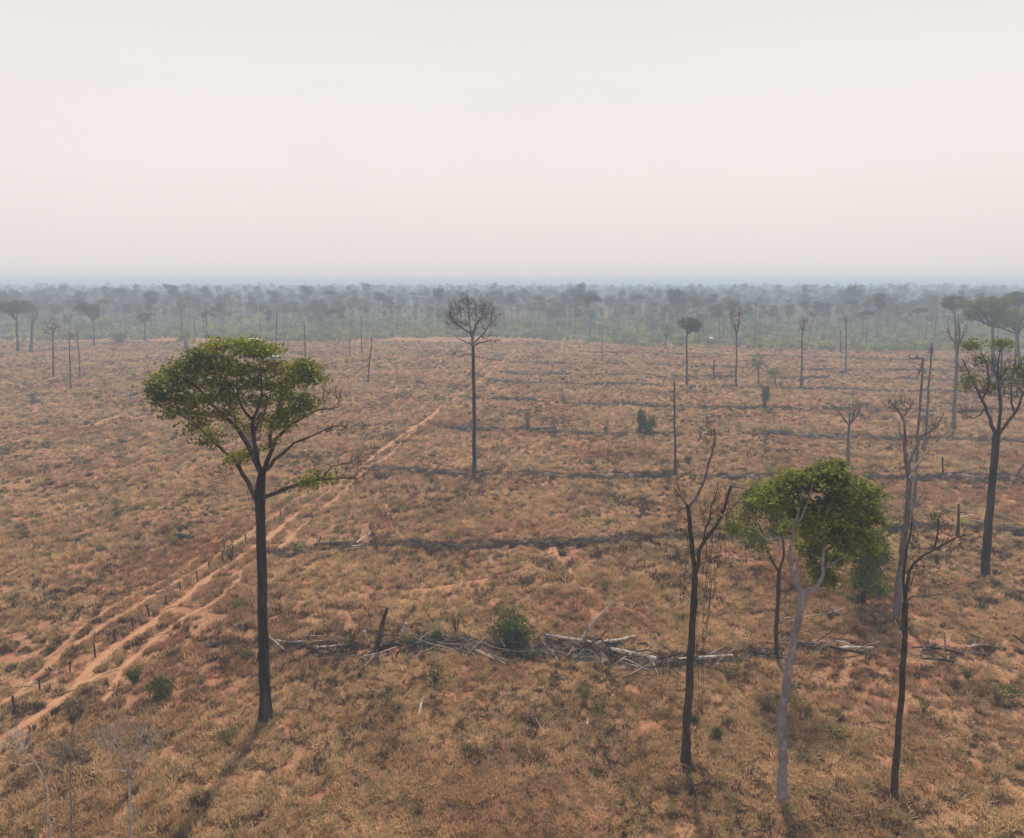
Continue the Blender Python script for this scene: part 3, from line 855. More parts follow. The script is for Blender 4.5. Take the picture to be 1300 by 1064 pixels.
# ---- 3. dead forked tree, foreground centre right
t = PTree('dead_tree', 'dead forked grey tree with broken limbs and hanging vines, foreground right of centre', 870, 970)
bg = M['bark_grey']; bw = M['bark_brown']
t.trunk([(870, 976, 20), (870, 966, 15), (871.5, 940, 11), (872, 909, 10), (875, 870, 9.5), (877, 831, 9.5), (879, 797, 8.5), (881, 765, 7.5), (882, 732, 8)], bw, 10)
t.limb([(882, 735), (878, 693), (875, 663), (873, 641)], 6, 5, bw)
t.limb([(873, 643), (866, 632), (859, 626), (858, 636)], 3, 1.5, bg)
t.limb([(874, 644), (881, 634), (890, 624), (896, 602), (903, 576), (909, 555), (907, 544)], 4, 1.6, bg)
t.limb([(909, 556), (914, 543), (922, 532)], 2, .8, M['wood_pale'])
t.limb([(882, 736), (887.5, 702, -.5), (894, 680, -1), (909, 673, -1), (922, 654, -1.5), (922, 628, -1.5), (928, 617, -1.5)], 5.5, 2.8, bw)
t.limb([(928, 617, -1.5), (936, 619, -1.5), (944, 620, -1.5)], 2.2, .8, bg)
t.limb([(924, 622, -1.5), (918, 612, -1.5), (924, 608, -1.5)], 2.4, 1, M['wood_pale'])
t.limb([(893, 684, -1), (900.5, 654, 1), (909, 628, 1.5), (912, 612, 1.5)], 3, 1, bw)
t.limb([(875, 655), (868, 640, 1), (862, 648, 1), (859, 662, 1)], 1.6, .7, bw)
vb = MB()
for (xa, ya, xb, yb) in ((922, 650, 905, 760), (915, 668, 897, 800), (905, 676, 893, 845), (897, 690, 890, 900), (926, 640, 918, 720), (880, 720, 862, 770), (875, 660, 868, 790), (886, 760, 886, 960), (928, 628, 930, 690), (902, 655, 884, 780)):
    n_ = 9
    for q in range(2):
        pts = np.array([t.p(xa + (xb - xa) * s + RNG.normal(0, 2.2) * (0 < s < 1), ya + (yb - ya) * s, RNG.normal(0, .3)) for s in np.linspace(0, 1, n_)])
        vb.tube(pts, np.full(n_, .02), 3, cap=False)
tag(vb.obj('vines', bw, t.root, origin=t.base), kind='stuff')
t.crown([(865, 628, 10, 9, 22, 0, False), (905, 560, 9, 12, 10, 0, False), (922, 640, 16, 22, 45, 0, False), (902, 650, 16, 25, 45, 0, False), (865, 670, 9, 25, 22, 0, False), (868, 740, 8, 25, 20, 0, False), (905, 720, 14, 25, 22, 0, False)],
        None, bw, rtip=.014, kr=.006, lift=-.2, skip_low=.5)

# ---- 4-6. group of three leafy trees on the right
t = PTree('leafy_tree', 'small leafy tree with thin brown trunk, left in the clump right of centre', 985, 834)
t.trunk([(985, 837, 8), (985, 830, 5.5), (986, 800, 5), (987, 774, 5), (989, 724, 5)], M['bark_brown'])
t.limb([(989, 726), (976, 709), (972, 686, 1), (960, 660, 1)], 3.6, 1.4, M['bark_brown'])
t.limb([(989, 726), (997, 701, -1), (990, 670, -1), (985, 645, -1)], 3.2, 1.2, M['bark_brown'])
t.crown([(962, 636, 24, 18, 34), (947, 662, 13, 20, 18), (985, 640, 22, 22, 24), (958, 690, 14, 10, 12), (975, 620, 28, 10, 24), (990, 672, 12, 10, 10)], M['leaf_mid'], M['bark_brown'], nleaf=48, ls=.30, sig=.55, kr=.012)

t = PTree('leafy_tree', 'leafy tree with curving pale grey trunk that forks under a wide green crown, right foreground', 992, 1018)
bp_ = M['bark_pale']
t.trunk([(992, 1024, 18), (992, 1010, 13), (994, 971, 10.5), (993, 917, 10.5), (997, 880, 10), (1001, 847, 9.5), (1008, 809, 9), (1012.5, 786, 9), (1019, 763, 9.5), (1019.5, 750, 9)], bp_, 12)
t.limb([(1019, 754), (1007, 745, -.4), (1005, 716, -.5), (1003, 697, -.8), (1007, 666, -1), (1016, 647, -1), (1019, 625, -1)], 6.5, 2.2, bp_)
t.limb([(1019, 754), (1035.6, 751, .5), (1047, 740, .8), (1045, 720, 1), (1044, 700, 1.5), (1048, 674, 2), (1058, 640, 2)], 6, 1.8, bp_)
t.limb([(1016, 750), (1011, 730, 1), (1011, 709, 1.5), (1022, 700, 1.5), (1035, 695, 1)], 3.4, 1, bp_)
t.limb([(1046, 722, 1), (1062, 712, 1.5), (1078, 700, 2), (1090, 680, 2)], 3, 1, bp_)
t.limb([(1007, 668, -1), (1020, 658, -2), (1024, 640, -2), (1032, 615, -2)], 2.6, 1, bp_)
t.crown([(1050, 600, 20, 10, 26), (1028, 610, 26, 10, 34), (1000, 624, 28, 14, 30), (975, 636, 14, 12, 12), (1078, 622, 24, 18, 34), (1060, 648, 30, 18, 40), (1094, 652, 16, 16, 24), (1018, 646, 22, 14, 26), (1045, 676, 26, 14, 26, 2), (1085, 675, 18, 12, 16, 1), (1028, 660, 16, 10, 12, 3), (1030, 695, 18, 10, 14, 3), (1060, 710, 16, 8, 12, 3), (1045, 735, 16, 8, 12, 3), (1008, 672, 12, 10, 10, 2), (935, 668, 8, 10, 5), (1108, 628, 8, 8, 5), (1064, 588, 8, 5, 4), (1000, 604, 10, 5, 5), (1118, 660, 6, 8, 4), (1105, 690, 8, 14, 8), (1070, 668, 20, 10, 16, 2),
         (1042, 728, 14, 7, 7, 2), (1070, 690, 16, 10, 12, 2), (1028, 670, 16, 10, 8), (1040, 715, 12, 8, 5, 2)], M['leaf_mid'], bp_, nleaf=38, ls=.34, sig=.38, kr=.014, zf=.45)

t = PTree('leafy_tree', 'dark green tree with low drooping foliage, standing at the right of the clump', 1097, 771)
t.trunk([(1097, 774, 9), (1097, 768, 7), (1096, 745, 6), (1095, 716, 5.5), (1094, 680, 4.5), (1090, 650, 3)], M['bark_black'])
t.limb([(1095, 716), (1106, 700, 1), (1112, 690, 1)], 2.5, 1, M['bark_brown'])
t.limb([(1094, 700), (1082, 685, -1), (1074, 672, -1)], 2.5, 1, M['bark_brown'])
t.crown([(1098, 700, 20, 17, 80), (1088, 675, 22, 17, 76), (1088, 650, 20, 14, 46), (1112, 690, 10, 16, 30), (1098, 728, 13, 15, 36), (1112, 747, 13, 8, 22, 1), (1098, 640, 14, 10, 22), (1118, 712, 6, 10, 10), (1080, 695, 10, 12, 16), (1090, 745, 8, 8, 8)], M['leaf_dark'], M['bark_brown'], nleaf=46, ls=.36, sig=.6, kr=.01, skip_low=.12)

# ---- 7. grey dead tree behind, 8. front dead tree
t = PTree('dead_tree', 'thick grey dead tree with many bare limbs, right side behind the slender dead one', 1138, 785)
t.trunk([(1137, 788, 13), (1138, 780, 9.5), (1142, 735, 8.5), (1146, 700, 8), (1151, 663, 7.5), (1155, 611, 6.5), (1152, 590, 6)], bg, 10)
t.limb([(1152, 594), (1148, 563), (1148, 526), (1138, 520), (1128, 508)], 5, 1.4, bg)
t.limb([(1148, 528), (1155, 518), (1160, 510)], 2.6, 1, bg)
t.limb([(1154, 600), (1157, 574, 1), (1173, 550, 1.5), (1192, 543, 2), (1199, 523, 2)], 3.6, 1.2, bg)
t.limb([(1153, 610), (1163, 590, -1), (1178, 570, -1.5), (1196, 560, -2), (1208, 550, -2)], 2.6, .9, M['wood_pale'])
t.limb([(1149, 560), (1142, 548, 1), (1141, 535, 1)], 2, .8, bg)
t.limb([(1155, 612), (1165, 600, -1), (1168, 590, -1)], 2.2, .8, M['wood_pale'])
t.limb([(1152, 655), (1170, 630, 1), (1176, 618, 1)], 2.2, .8, bg)
t.crown([(1140, 515, 18, 14, 40, 0, False), (1190, 545, 22, 18, 45, 0, False), (1165, 570, 22, 25, 50, 0, False), (1158, 640, 22, 25, 45, 0, False), (1140, 650, 16, 16, 20, 0, False), (1150, 690, 16, 20, 26, 0, False)], None, bg, rtip=.018, kr=.008, lift=.1, skip_low=.3)

t = PTree('dead_tree', 'slender dead brown tree with a long limb reaching right, right foreground', 1135, 1012)
t.trunk([(1134, 1016, 14), (1135, 1005, 10), (1137, 972, 8.5), (1142, 929, 7.5), (1145, 861, 7), (1148, 821, 6.8), (1149, 789, 6.5), (1149, 765, 8)], bw, 10)
t.limb([(1149, 768), (1149, 743), (1153, 722), (1165, 706, .5), (1188, 696, 1), (1214, 683, 1.5), (1235, 678, 1.5)], 5, 1.2, bw)
t.limb([(1186, 697, 1), (1191, 675, 1), (1192, 655, 1)], 2.4, .9, bw)
t.limb([(1149, 766), (1160, 757, -.8), (1187, 755, -1.2), (1205, 752, -1.2), (1217, 747, -1.2)], 2.6, .8, bg)
t.limb([(1149, 770), (1146, 735, 1), (1150, 700, 1), (1157, 676, 1), (1158, 650, 1)], 4, 1.2, bw)
t.limb([(1147, 812), (1140, 800), (1136, 787)], 2.0, 1, M['wood_pale'])
t.limb([(1150, 755), (1160, 730, -1), (1172, 712, -1)], 1.8, .7, bg)
t.crown([(1160, 715, 18, 26, 55, 0, False), (1180, 735, 26, 18, 45, 0, False), (1210, 685, 22, 14, 40, 0, False), (1192, 665, 10, 14, 20, 0, False), (1155, 680, 12, 20, 25, 0, False)], None, bw, rtip=.013, kr=.006, lift=.1, skip_low=.5)

# ---- 9. tree at the right edge
t = PTree('sparse_tree', 'tall dark tree with upswept limbs and thin green tufts, standing near the right edge', 1250, 731)
t.trunk([(1251, 735, 15), (1251, 728, 11.5), (1252, 700, 10), (1255.5, 658, 9), (1261, 601, 8), (1264, 566, 8.5), (1265, 552, 9)], M['bark_black'], 12)
for L_, a_, b_ in (([(1265, 555), (1254, 526, .5), (1243, 499, 1), (1232, 478, 1), (1222, 456, 1)], 5, 1.2), ([(1266, 553), (1271, 525, -1), (1268, 500, -1.5), (1266, 470, -2), (1270, 445, -2)], 4.5, 1.2),
                   ([(1267, 553), (1276, 540, 1), (1287, 528, 1), (1297, 507, 1), (1306, 480, 1)], 5, 1.3), ([(1250, 518, .5), (1240, 532, 1), (1230, 531, 1), (1219, 523, 1)], 2, .7),
                   ([(1247, 508, 1), (1256, 490, -2), (1254, 465, -3), (1244, 442, -3)], 2.8, .9), ([(1288, 526, 1), (1282, 500, 3), (1286, 475, 4), (1290, 450, 4)], 3, 1)):
    t.limb(L_, a_, b_, bw)
t.crown([(1235, 439, 12, 5, 16), (1270, 437, 11, 5, 14), (1229, 486, 9, 10, 14), (1290, 478, 14, 12, 16), (1262, 492, 14, 10, 10), (1250, 455, 12, 6, 6), (1305, 470, 16, 16, 16),
         (1245, 480, 26, 28, 110, 0, False), (1280, 485, 24, 28, 110, 0, False), (1230, 525, 12, 8, 16, 0, False)], M['leaf_dark'], bw, nleaf=24, ls=.36, sig=.55, kr=.010, rtip=.02, skip_low=.5)

# ---- generic individually placed trees
def quick(label, bx, by, ty, w, crown, kind, name=None, lean=0, cat='tree', group=None, tx=None, fork=None):
    """trunk from (bx,by) up to ty; crown list of px ellipses; kind picks the foliage"""
    name = name or {'bare': 'dead_tree', 'pole': 'standing_snag', 'pole_grey': 'standing_snag'}.get(kind, 'mid_field_tree')
    t = PTree(name, label, bx, by, cat, group)
    tx = bx + lean if tx is None else tx
    bark = M['bark_grey'] if kind in ('bare', 'pole_grey') else (M['bark_black'] if kind in ('pole',) else M['bark_brown'])
    n = 6
    rows = []
    for s in np.linspace(0, 1, n):
        rows.append((bx + (tx - bx) * s + (RNG.normal(0, .35) if 0 < s < 1 else 0), by + 1 + (ty - by - 1) * s, w * (1.35 if s == 0 else 1 - .45 * s)))
    t.trunk(rows, bark, 8)
    if crown:
        # a few main limbs towards the crown
        for e in crown:
            for _ in range(3):
                th = RNG.uniform(0, 6.28)
                t.limb([(tx, ty), (e[0] + e[2] * .35 * math.cos(th), e[1] + e[3] * .5, RNG.normal(0, 1)), (e[0] + e[2] * .7 * math.cos(th), e[1] - e[3] * .2, RNG.normal(0, 2.5))], w * .45, w * .15, bark, sides=5)
        q = t.mpp * 1.0
        leafm = {'green': M['leaf_dark'], 'grey': M['leaf_crown'], 'brown': M['leaf_brown'], 'olive': M['leaf_shrub'], 'bare': None}[kind]
        nl = {'green': 50, 'grey': 60, 'brown': 14, 'olive': 24, 'bare': 0}[kind]
        t.crown(crown, leafm, bark, nleaf=nl, ls=max(.3, 1.4 * q), sig=max(.4, 2.0 * q), rtip=max(.02, .10 * q), kr=.010, skip_low=.55)
    elif kind in ('pole', 'pole_grey'):
        mb = MB()
        H = rows[0][1] - rows[-1][1]
        for _ in range(5):
            s = RNG.uniform(.45, 1); px_ = bx + (tx - bx) * s; py_ = by + (ty - by) * s
            a = t.p(px_, py_); d = np.array([RNG.normal(0, 1), RNG.normal(0, 1), RNG.uniform(.1, .9)]) * RNG.uniform(.3, 1.3)
            mb.tube([a, a + d * .6, a + d * 1.1 + RNG.normal(0, .1, 3)], [w * t.mpp * .2, w * t.mpp * .12, .02], 4, cap=False)
        tag(mb.obj('twigs', bark, t.root, origin=t.base), kind='stuff')
    return t

quick('thin leaning dead tree, bare and two-topped, behind the thick grey dead tree', 1160, 642, 455, 4.2, [(1168, 470, 10, 14, 16), (1158, 452, 12, 6, 10)], 'bare', tx=1172)
quick('slim straight dead tree standing right of the two-topped dead one', 1173, 577, 436, 3.6, [(1182, 445, 6, 10, 10)], 'bare', tx=1183)
quick('small bare tree with three thin upswept limbs, behind the leafy clump', 1076, 592, 540, 5, [(1079, 515, 14, 20, 46), (1070, 520, 10, 12, 14), (1088, 520, 8, 12, 12)], 'bare', tx=1078)
quick('tall pale bare tree with forked top, left of the sparse right edge tree', 1210, 545, 442, 5, [(1212, 420, 17, 18, 60), (1222, 412, 10, 14, 24)], 'bare', tx=1216)
quick('pale straight dead trunk seen behind the right edge tree', 1270, 524, 434, 4, [(1272, 436, 8, 8, 10)], 'bare', tx=1272)
quick('tall charred pole standing alone right of centre', 857, 603, 484, 3.0, [], 'pole', tx=856)
quick('mid-field tree with dense grey-green ball crown on a slim trunk', 872, 489, 425, 3.2, [(876, 411, 15, 7, 55), (880, 416, 9, 6, 16)], 'grey')
quick('mid-field tree with dark reddish withered crown, right of the ball-crowned tree', 935, 492, 425, 2.6, [(936, 403, 10, 12, 26), (928, 398, 4, 3, 5), (941, 395, 5, 6, 8)], 'brown')
quick('short mid-field pole of dead wood between the two slim trees', 906, 483, 457, 2.2, [], 'pole')
quick('little bushy green tree beside the withered-crown tree', 963, 489, 470, 2.4, [(961, 458, 8, 10, 26)], 'green')
quick('low round green tree right of the little bushy tree', 984, 489, 480, 2.2, [(984, 473, 9, 5, 16)], 'green')
quick('slim columnar withered tree near the scrub edge, right of centre', 1017, 494, 420, 2.6, [(1019, 412, 5, 12, 26)], 'brown', tx=1019)
quick('slender bare tree with tiny branches, right of the columnar withered tree', 1074, 475, 402, 2.6, [(1074, 405, 5, 14, 18)], 'bare')
quick('short dead pole before the green scrub on the right', 1067, 448, 418, 2.2, [], 'pole')
quick('broad umbrella-crowned tree behind the right edge tree', 1262, 479, 415, 5, [(1254, 389, 28, 12, 150), (1236, 398, 14, 8, 36), (1268, 386, 16, 9, 40), (1258, 402, 16, 6, 26)], 'green', tx=1260)
quick('wide flat-crowned green tree cut by the right edge of the picture', 1296, 478, 424, 4.5, [(1284, 405, 32, 11, 120), (1302, 398, 18, 10, 40), (1268, 412, 12, 6, 20)], 'green', tx=1292)
quick('round-topped tree left of the broad umbrella-crowned tree, far right', 1214, 462, 400, 3.2, [(1211, 385, 15, 9, 70)], 'grey', tx=1212)
quick('tree with dark dome crown behind the flat-crowned tree at the right edge', 1290, 455, 395, 3.2, [(1292, 380, 18, 9, 80)], 'grey')
quick('umbrella-shaped tree with dark crown at the far left edge of the field', 23, 447, 407, 3.6, [(20, 390, 23, 8, 100), (6, 390, 12, 6, 26)], 'grey', tx=21)
quick('thin brown-crowned tree right beside the far left umbrella tree', 39, 448, 412, 4, [(42, 400, 8, 9, 24)], 'brown', tx=41)
quick('pink-brown withered tree with twin trunks, left side of the field', 68, 481, 425, 2.6, [(66, 413, 10, 9, 30), (56, 420, 4, 4, 6)], 'brown', tx=67)
quick('short withered tree nearest to the camera among the left-hand ones', 90, 496, 432, 2.0, [(88, 425, 7, 6, 14)], 'brown', tx=88)
quick('thin bare tree right of the short withered tree on the left', 102, 482, 420, 2.2, [(98, 418, 5, 8, 14)], 'bare', tx=98)
quick('tree with lopsided dark crown on a tall thin trunk, left of the palm', 120, 440, 408, 2.2, [(112, 392, 16, 6, 40), (104, 386, 8, 3, 8), (122, 399, 6, 5, 8)], 'grey', tx=118)
quick('slim tree with small rounded crown, between the lopsided tree and the palm', 184, 435, 412, 2.0, [(183, 402, 7, 8, 24)], 'grey')
quick('pinkish nearly bare tree rising above the forest behind the palm', 231, 425, 395, 2.2, [(231, 385, 8, 9, 40)], 'brown')
quick('dead pole right of the palm', 247, 434, 401, 1.6, [], 'pole')
quick('small-crowned thin tree right of the palm', 262, 433, 405, 1.6, [(260, 399, 5, 4, 10)], 'grey')
quick('dark dead pole above the crown of the tall leafy tree', 350, 448, 395, 2.0, [], 'pole', tx=352)
quick('dark dead pole standing right of the leafy crown top', 388, 463, 409, 2.0, [], 'pole', tx=386)
quick('leaning black dead pole in the left field, left of the tall bare tree', 467, 487, 428, 2.2, [], 'pole', tx=472)
quick('thin dead pole behind the leaning black one', 459, 448, 402, 1.6, [], 'pole')
quick('short thin dead pole left of the leaning black one', 444, 453, 430, 1.4, [], 'pole')
quick('small green tree at the scrub edge left of the ball-crowned tree', 845, 444, 430, 2.2, [(846, 421, 5, 8, 22)], 'green')
quick('thin bare sapling pole in the distant rows, centre right', 764, 459, 425, 1.6, [], 'pole_grey')
quick('charred standing stump in the third windrow, right side', 1197, 607, 580, 3.0, [], 'pole', name='burnt_stump', cat='stump')
quick('charred standing stump among fallen logs, right side near the edge tree', 1216, 684, 640, 4.0, [], 'pole', name='burnt_stump', cat='stump', tx=1217)

# palm
t = PTree('palm_tree', 'lone feathery palm at the far edge of the left field', 236, 445)
t.trunk([(236, 446, 6), (236, 440, 5), (236, 431, 4.5)], M['bark_grey'], 8)
c0 = t.p(236, 430)
for k in range(26):
    th = RNG.uniform(0, 6.28); el = RNG.uniform(-.05, 1.25); ln = RNG.uniform(6.5, 8.5)
    s = np.linspace(0, 1, 7)
    hor = ln * np.cos(el) * s * (1 - .12 * s); ver = ln * np.sin(el) * s - 3.4 * s * s
    pts = c0 + np.column_stack([np.cos(th) * hor, np.sin(th) * hor, ver + .3])
    m = MB(); m.tube(pts, np.linspace(.12, .03, 7), 3, cap=False)
    perp = np.array([-math.sin(th), math.cos(th), 0])
    for q in range(1, 7):
        for sub in (0, .33, .66):
            a = pts[q - 1] + (pts[q] - pts[q - 1]) * sub
            d = (pts[q] - pts[q - 1]); d /= np.linalg.norm(d)
            for sg in (-1, 1):
                tp = a + (perp * sg * .8 + d * .5 + np.array([0, 0, -.35])) * 1.5 * (1 - .4 * abs(q / 6 - .4))
                m.add([a - d * .24, a + d * .24, tp], [[0, 1, 2, 2]])
    m.obj('frond', M['leaf_dark'], t.root, origin=t.base)

# ---- dead treetops at the lower left corner
def dead_small(label, bx, by, limbs, ells, mat_=None):
    t = PTree('dead_sapling', label, bx, by)
    for k, (pix, a, b) in enumerate(limbs):
        t.limb(pix, a, b, mat_ or M['wood_pale'], 'trunk' if k == 0 else 'limb', 6)
    t.crown(ells, None, mat_ or M['wood_pale'], rtip=.022, kr=.006, skip_low=.4, lift=.05)
dead_small('bleached dead treetop with twisted tip, bottom left corner, rightmost of three', 166, 1080,
           [([(166, 1085), (165, 1030), (163, 975), (155, 950), (151, 930), (148, 912), (151, 898), (152, 890), (146, 882)], 3.8, 1.2), ([(161, 970), (145, 945), (130, 930), (126, 920)], 2.4, .7),
            ([(164, 985), (168, 945), (172, 932), (182, 918)], 2.2, .7), ([(165, 1000), (174, 975), (186, 950), (188, 940)], 2.2, .7), ([(163, 980), (150, 975), (132, 985)], 1.6, .6), ([(156, 953), (140, 935), (128, 936)], 1.4, .6)],
           [(160, 940, 30, 22, 60, 0, False), (185, 950, 22, 16, 36, 0, False), (132, 935, 14, 12, 22, 0, False)])
dead_small('bleached dead branches arching left, bottom left corner, leftmost of three', 64, 1085,
           [([(64, 1090), (62, 1030), (56, 985), (48, 968), (37, 958), (26, 948), (12, 944), (-4, 940)], 3.4, .9), ([(28, 950), (18, 935), (8, 925), (-4, 918)], 1.8, .7), ([(57, 990), (68, 970), (66, 950)], 1.8, .6), ([(48, 968), (30, 972), (10, 968)], 1.6, .5)],
           [(20, 945, 26, 16, 40, 0, False), (62, 960, 16, 16, 20, 0, False)])
dead_small('dead sapling with a bushy bleached top, bottom left corner, between the other two', 92, 1085,
           [([(92, 1090), (90, 1030), (88, 965), (89, 935), (94, 910)], 3, 1), ([(89, 940), (96, 915), (98, 900)], 1.6, .7), ([(88, 960), (78, 975), (70, 968)], 1.6, .6), ([(89, 960), (100, 970), (112, 962)], 1.6, .6)],
           [(94, 908, 11, 12, 60, 0, False), (92, 960, 24, 16, 50, 0, False), (70, 950, 10, 14, 20, 0, False)], M['wood_grey'])

# ------------------------------------------------------------------ logs and stumps
def log(pix, w, mat_, label, lift=0.15, group=None, rise=None, name='log', cat='log', sides=8):
    """fallen log: photo pixels of its line on the ground; rise = extra height in metres at each point"""
    pts = []
    for k, q in enumerate(pix):
        dz = rise[k] if rise else lift
        if rise and k and rise[k] > .6:
            b = at(*pix[0]); g_ = on_plane(q[0], q[1], b[1])
        else:
            g_ = at(*q); g_[2] += dz
        pts.append(g_)
    pts = np.array(pts)
    base = pts.mean(0) if not rise else pts[0]
    base = base.copy(); base[2] = float(hgt(base[0], base[1]))
    m_ = mpp(pts[0][1])
    n = max(6, len(pix) * 2)
    seg = np.concatenate([[0], np.cumsum(np.linalg.norm(np.diff(pts, axis=0), axis=1))])
    s = np.linspace(0, seg[-1], n)
    P3 = np.stack([np.interp(s, seg, pts[:, k]) for k in range(3)], 1)
    P3[1:-1] += RNG.normal(0, .04, (n - 2, 3))
    r = 1.25 * np.linspace(w[0], w[1], n) * m_ / 2 * RNG.uniform(.85, 1.15, n)
    mb = MB(); mb.tube(P3, r, sides, rough=.08)
    L_ = seg[-1]
    if L_ > 2:
        for _ in range(int(RNG.integers(1, 4))):
            k = int(RNG.integers(1, n - 1)); d = P3[-1] - P3[0]; d /= np.linalg.norm(d)
            side = np.array([-d[1], d[0], RNG.uniform(0, .9)]) * (1 if RNG.random() < .5 else -1); side[2] = abs(side[2])
            e = P3[k] + (d * .8 + side) * RNG.uniform(.25, .9)
            mb.tube([P3[k], e], [r[k] * .45, r[k] * .15], 5, cap=False)
    o = mb.obj(name, mat_, None, origin=base)
    return tag(o, label, cat, group)

C, Gy, Pl = M['wood_char'], M['wood_grey'], M['wood_pale']
GR = 'logs lying in the nearest windrow'
log([(269, 820), (290, 821), (308, 826)], (6, 5), C, 'black log left of the tallest tree trunk', group=GR)
log([(216, 807), (228, 812), (241, 809), (251, 812)], (2.6, 1.6), C, 'crooked dark branch lying between the dirt path and the black log', group=GR)
log([(344, 818), (368, 819), (392, 819)], (4.2, 3.6), Gy, 'long grey log running right from the tallest tree trunk', .3, GR)
log([(391, 820), (412, 817), (432, 814)], (2.6, 1.6), Gy, 'thin grey branch angled up past the end of the long grey log', .35, GR)
log([(402, 826), (422, 824), (443, 822)], (3, 2.2), Pl, 'pale log just left of the leaning burnt stump', .3, GR)
log([(392, 825), (404, 829), (417, 833)], (7, 5), C, 'thick black log under the pale log left of the leaning stump', .2, GR)
log([(478, 826), (484, 800), (492, 771)], (5.5, 3.6), C, 'burnt stump leaning upright out of the nearest windrow', rise=[0, 2, 4], name='burnt_stump', cat='stump')
log([(510, 809), (516, 791)], (4.5, 4.5), Pl, 'white broken stump leaning beside the arched branch', rise=[0, 1.5], name='broken_stump', cat='stump')
log([(466, 812), (462, 801)], (3, 3), Pl, 'short white broken stump just left of the leaning burnt stump', rise=[0, 1], name='broken_stump', cat='stump')
log([(515, 797), (530, 795), (548, 801), (569, 812), (596, 825), (645, 843)], (1.6, 3), Gy, 'long arched grey branch running down right from the white stump', .3, GR)
log([(596, 817), (620, 823), (645, 832)], (2.8, 2), Gy, 'grey log parallel to the arched branch, centre of the nearest windrow', .4, GR)
log([(600, 828), (625, 838), (641, 846)], (2.5, 2), Pl, 'pale pole at the front edge of the central log tangle', .3, GR)
log([(540, 812), (575, 818), (620, 820), (660, 822)], (4, 3), C, 'dark log at the back of the central log tangle', .3, GR)
log([(435, 834), (467, 841), (485, 838)], (3, 2), C, 'dark low branch at the foot of the leaning burnt stump', .2, GR)
log([(486, 823), (510, 818), (532, 813)], (5, 3), C, 'charred log right of the leaning burnt stump', .3, GR)
log([(462, 850), (474, 838), (480, 826)], (2.2, 1.4), Gy, 'curved grey root in front of the leaning burnt stump', .3, GR)
log([(640, 818), (668, 826), (700, 836), (712, 838)], (4.5, 3), C, 'dark log under the green bush in the nearest windrow', .4, GR)
log([(693, 812), (725, 817), (760, 823)], (3.4, 3), Pl, 'long pale branch right of the green bush', .5, GR)
log([(760, 821), (785, 818), (808, 813)], (4, 3), Pl, 'pale log sloping up right beyond the thick white log', .5, GR)
log([(757, 824), (795, 832), (833, 841)], (4, 5), Pl, 'thick white log, brightest in the nearest windrow', .35, GR)
log([(779, 852), (806, 850), (833, 847)], (2.8, 2), Pl, 'thin pale log just in front of the thick white log', .2, GR)
log([(760, 846), (773, 841), (787, 835)], (2.4, 1.4), Gy, 'short grey branch left of the thin pale log', .25, GR)
log([(687, 817), (700, 830), (710, 847)], (3.4, 2.6), Gy, 'short leaning branch pointing at the camera right of the green bush', .3, GR)
log([(736, 818), (742, 806), (755, 789), (770, 773), (779, 763), (780, 758)], (3.2, 1.4), Pl, 'white dead branch standing up slanted from the windrow', rise=[0, 1, 2, 3, 4, 4], name='dead_branch', cat='branch')
log([(742, 818), (745, 806), (746, 791)], (2, 1), Gy, 'short upright stick beside the slanted white branch', rise=[0, 1, 2], name='dead_branch', cat='branch')
log([(862, 842), (895, 839), (930, 836)], (4.4, 3), Pl, 'pale log crossing the foot of the forked dead tree', .35, GR)
log([(900, 836), (910, 830), (921, 824)], (2.4, 1.6), Gy, 'grey branch stub above the pale log by the forked dead tree', .4, GR)
log([(924, 835), (932, 828), (939, 822)], (2.2, 1.2), Gy, 'thin grey prong at the right end of the pale log', .4, GR)
log([(950, 830), (975, 833), (998, 835)], (3.6, 3), C, 'dark log at the foot of the small leafy tree', .25, GR)
log([(1058, 827), (1082, 826), (1109, 826)], (4, 3.2), Pl, 'straight pale log right of the pale-trunked tree', .3, GR)
log([(1062, 817), (1072, 820), (1084, 823)], (2.6, 2.2), Pl, 'short pale log behind the straight pale log', .3, GR)
log([(1028, 818), (1044, 821)], (2.6, 2), Pl, 'small pale log end just right of the pale tree trunk', .2, GR)
log([(1171, 829), (1190, 827), (1215, 831), (1250, 834)], (3, 3), C, 'long dark log in the nearest windrow at the right', .3, GR)
log([(1228, 825), (1245, 822), (1256, 823)], (2.4, 1.6), Pl, 'small pale log end in the windrow at the far right', .3, GR)
log([(1074, 776), (1050, 783), (1013, 789), (985, 800)], (4, 1.4), Gy, 'fallen grey branch with its brush, behind the pale tree trunk', .35)
log([(1015, 790), (995, 787), (965, 795)], (2.2, 1), Gy, 'forked end of the fallen branch behind the pale trunk', .3)
log([(447, 952), (455, 946), (464, 938)], (3.4, 2), C, 'small dark log alone in the grass, bottom left of centre', .12)
log([(532, 910), (535, 898), (537, 886)], (4, 2), Pl, 'short whitish log lying in the grass, bottom centre', .12)
log([(575, 856), (580, 864), (586, 873)], (2.4, 1.6), Gy, 'small stick below the long arched branch', .12)
log([(685, 938), (690, 927), (693, 917)], (3.6, 2.6), Pl, 'short pale log with dark end, bottom centre right', .12)
log([(745, 926), (746, 913)], (3, 2), Pl, 'tiny white log right of the short pale log with dark end', .1)
log([(822, 890), (827, 877), (832, 864)], (2, 1.4), Pl, 'thin pale stick left of the forked dead tree', .1)
log([(706, 859), (717, 864)], (3, 2.6), Gy, 'stubby grey log in front of the central windrow', .1)
log([(350, 709), (370, 706), (391, 704)], (6, 4.5), C, 'black log at the left end of the second windrow', .3)
log([(400, 697), (420, 694), (441, 693)], (5, 4), C, 'second black log in the second windrow', .5)
log([(398, 705), (430, 702), (463, 697)], (3.4, 3), Gy, 'long grey log in front of the second black log', .3)
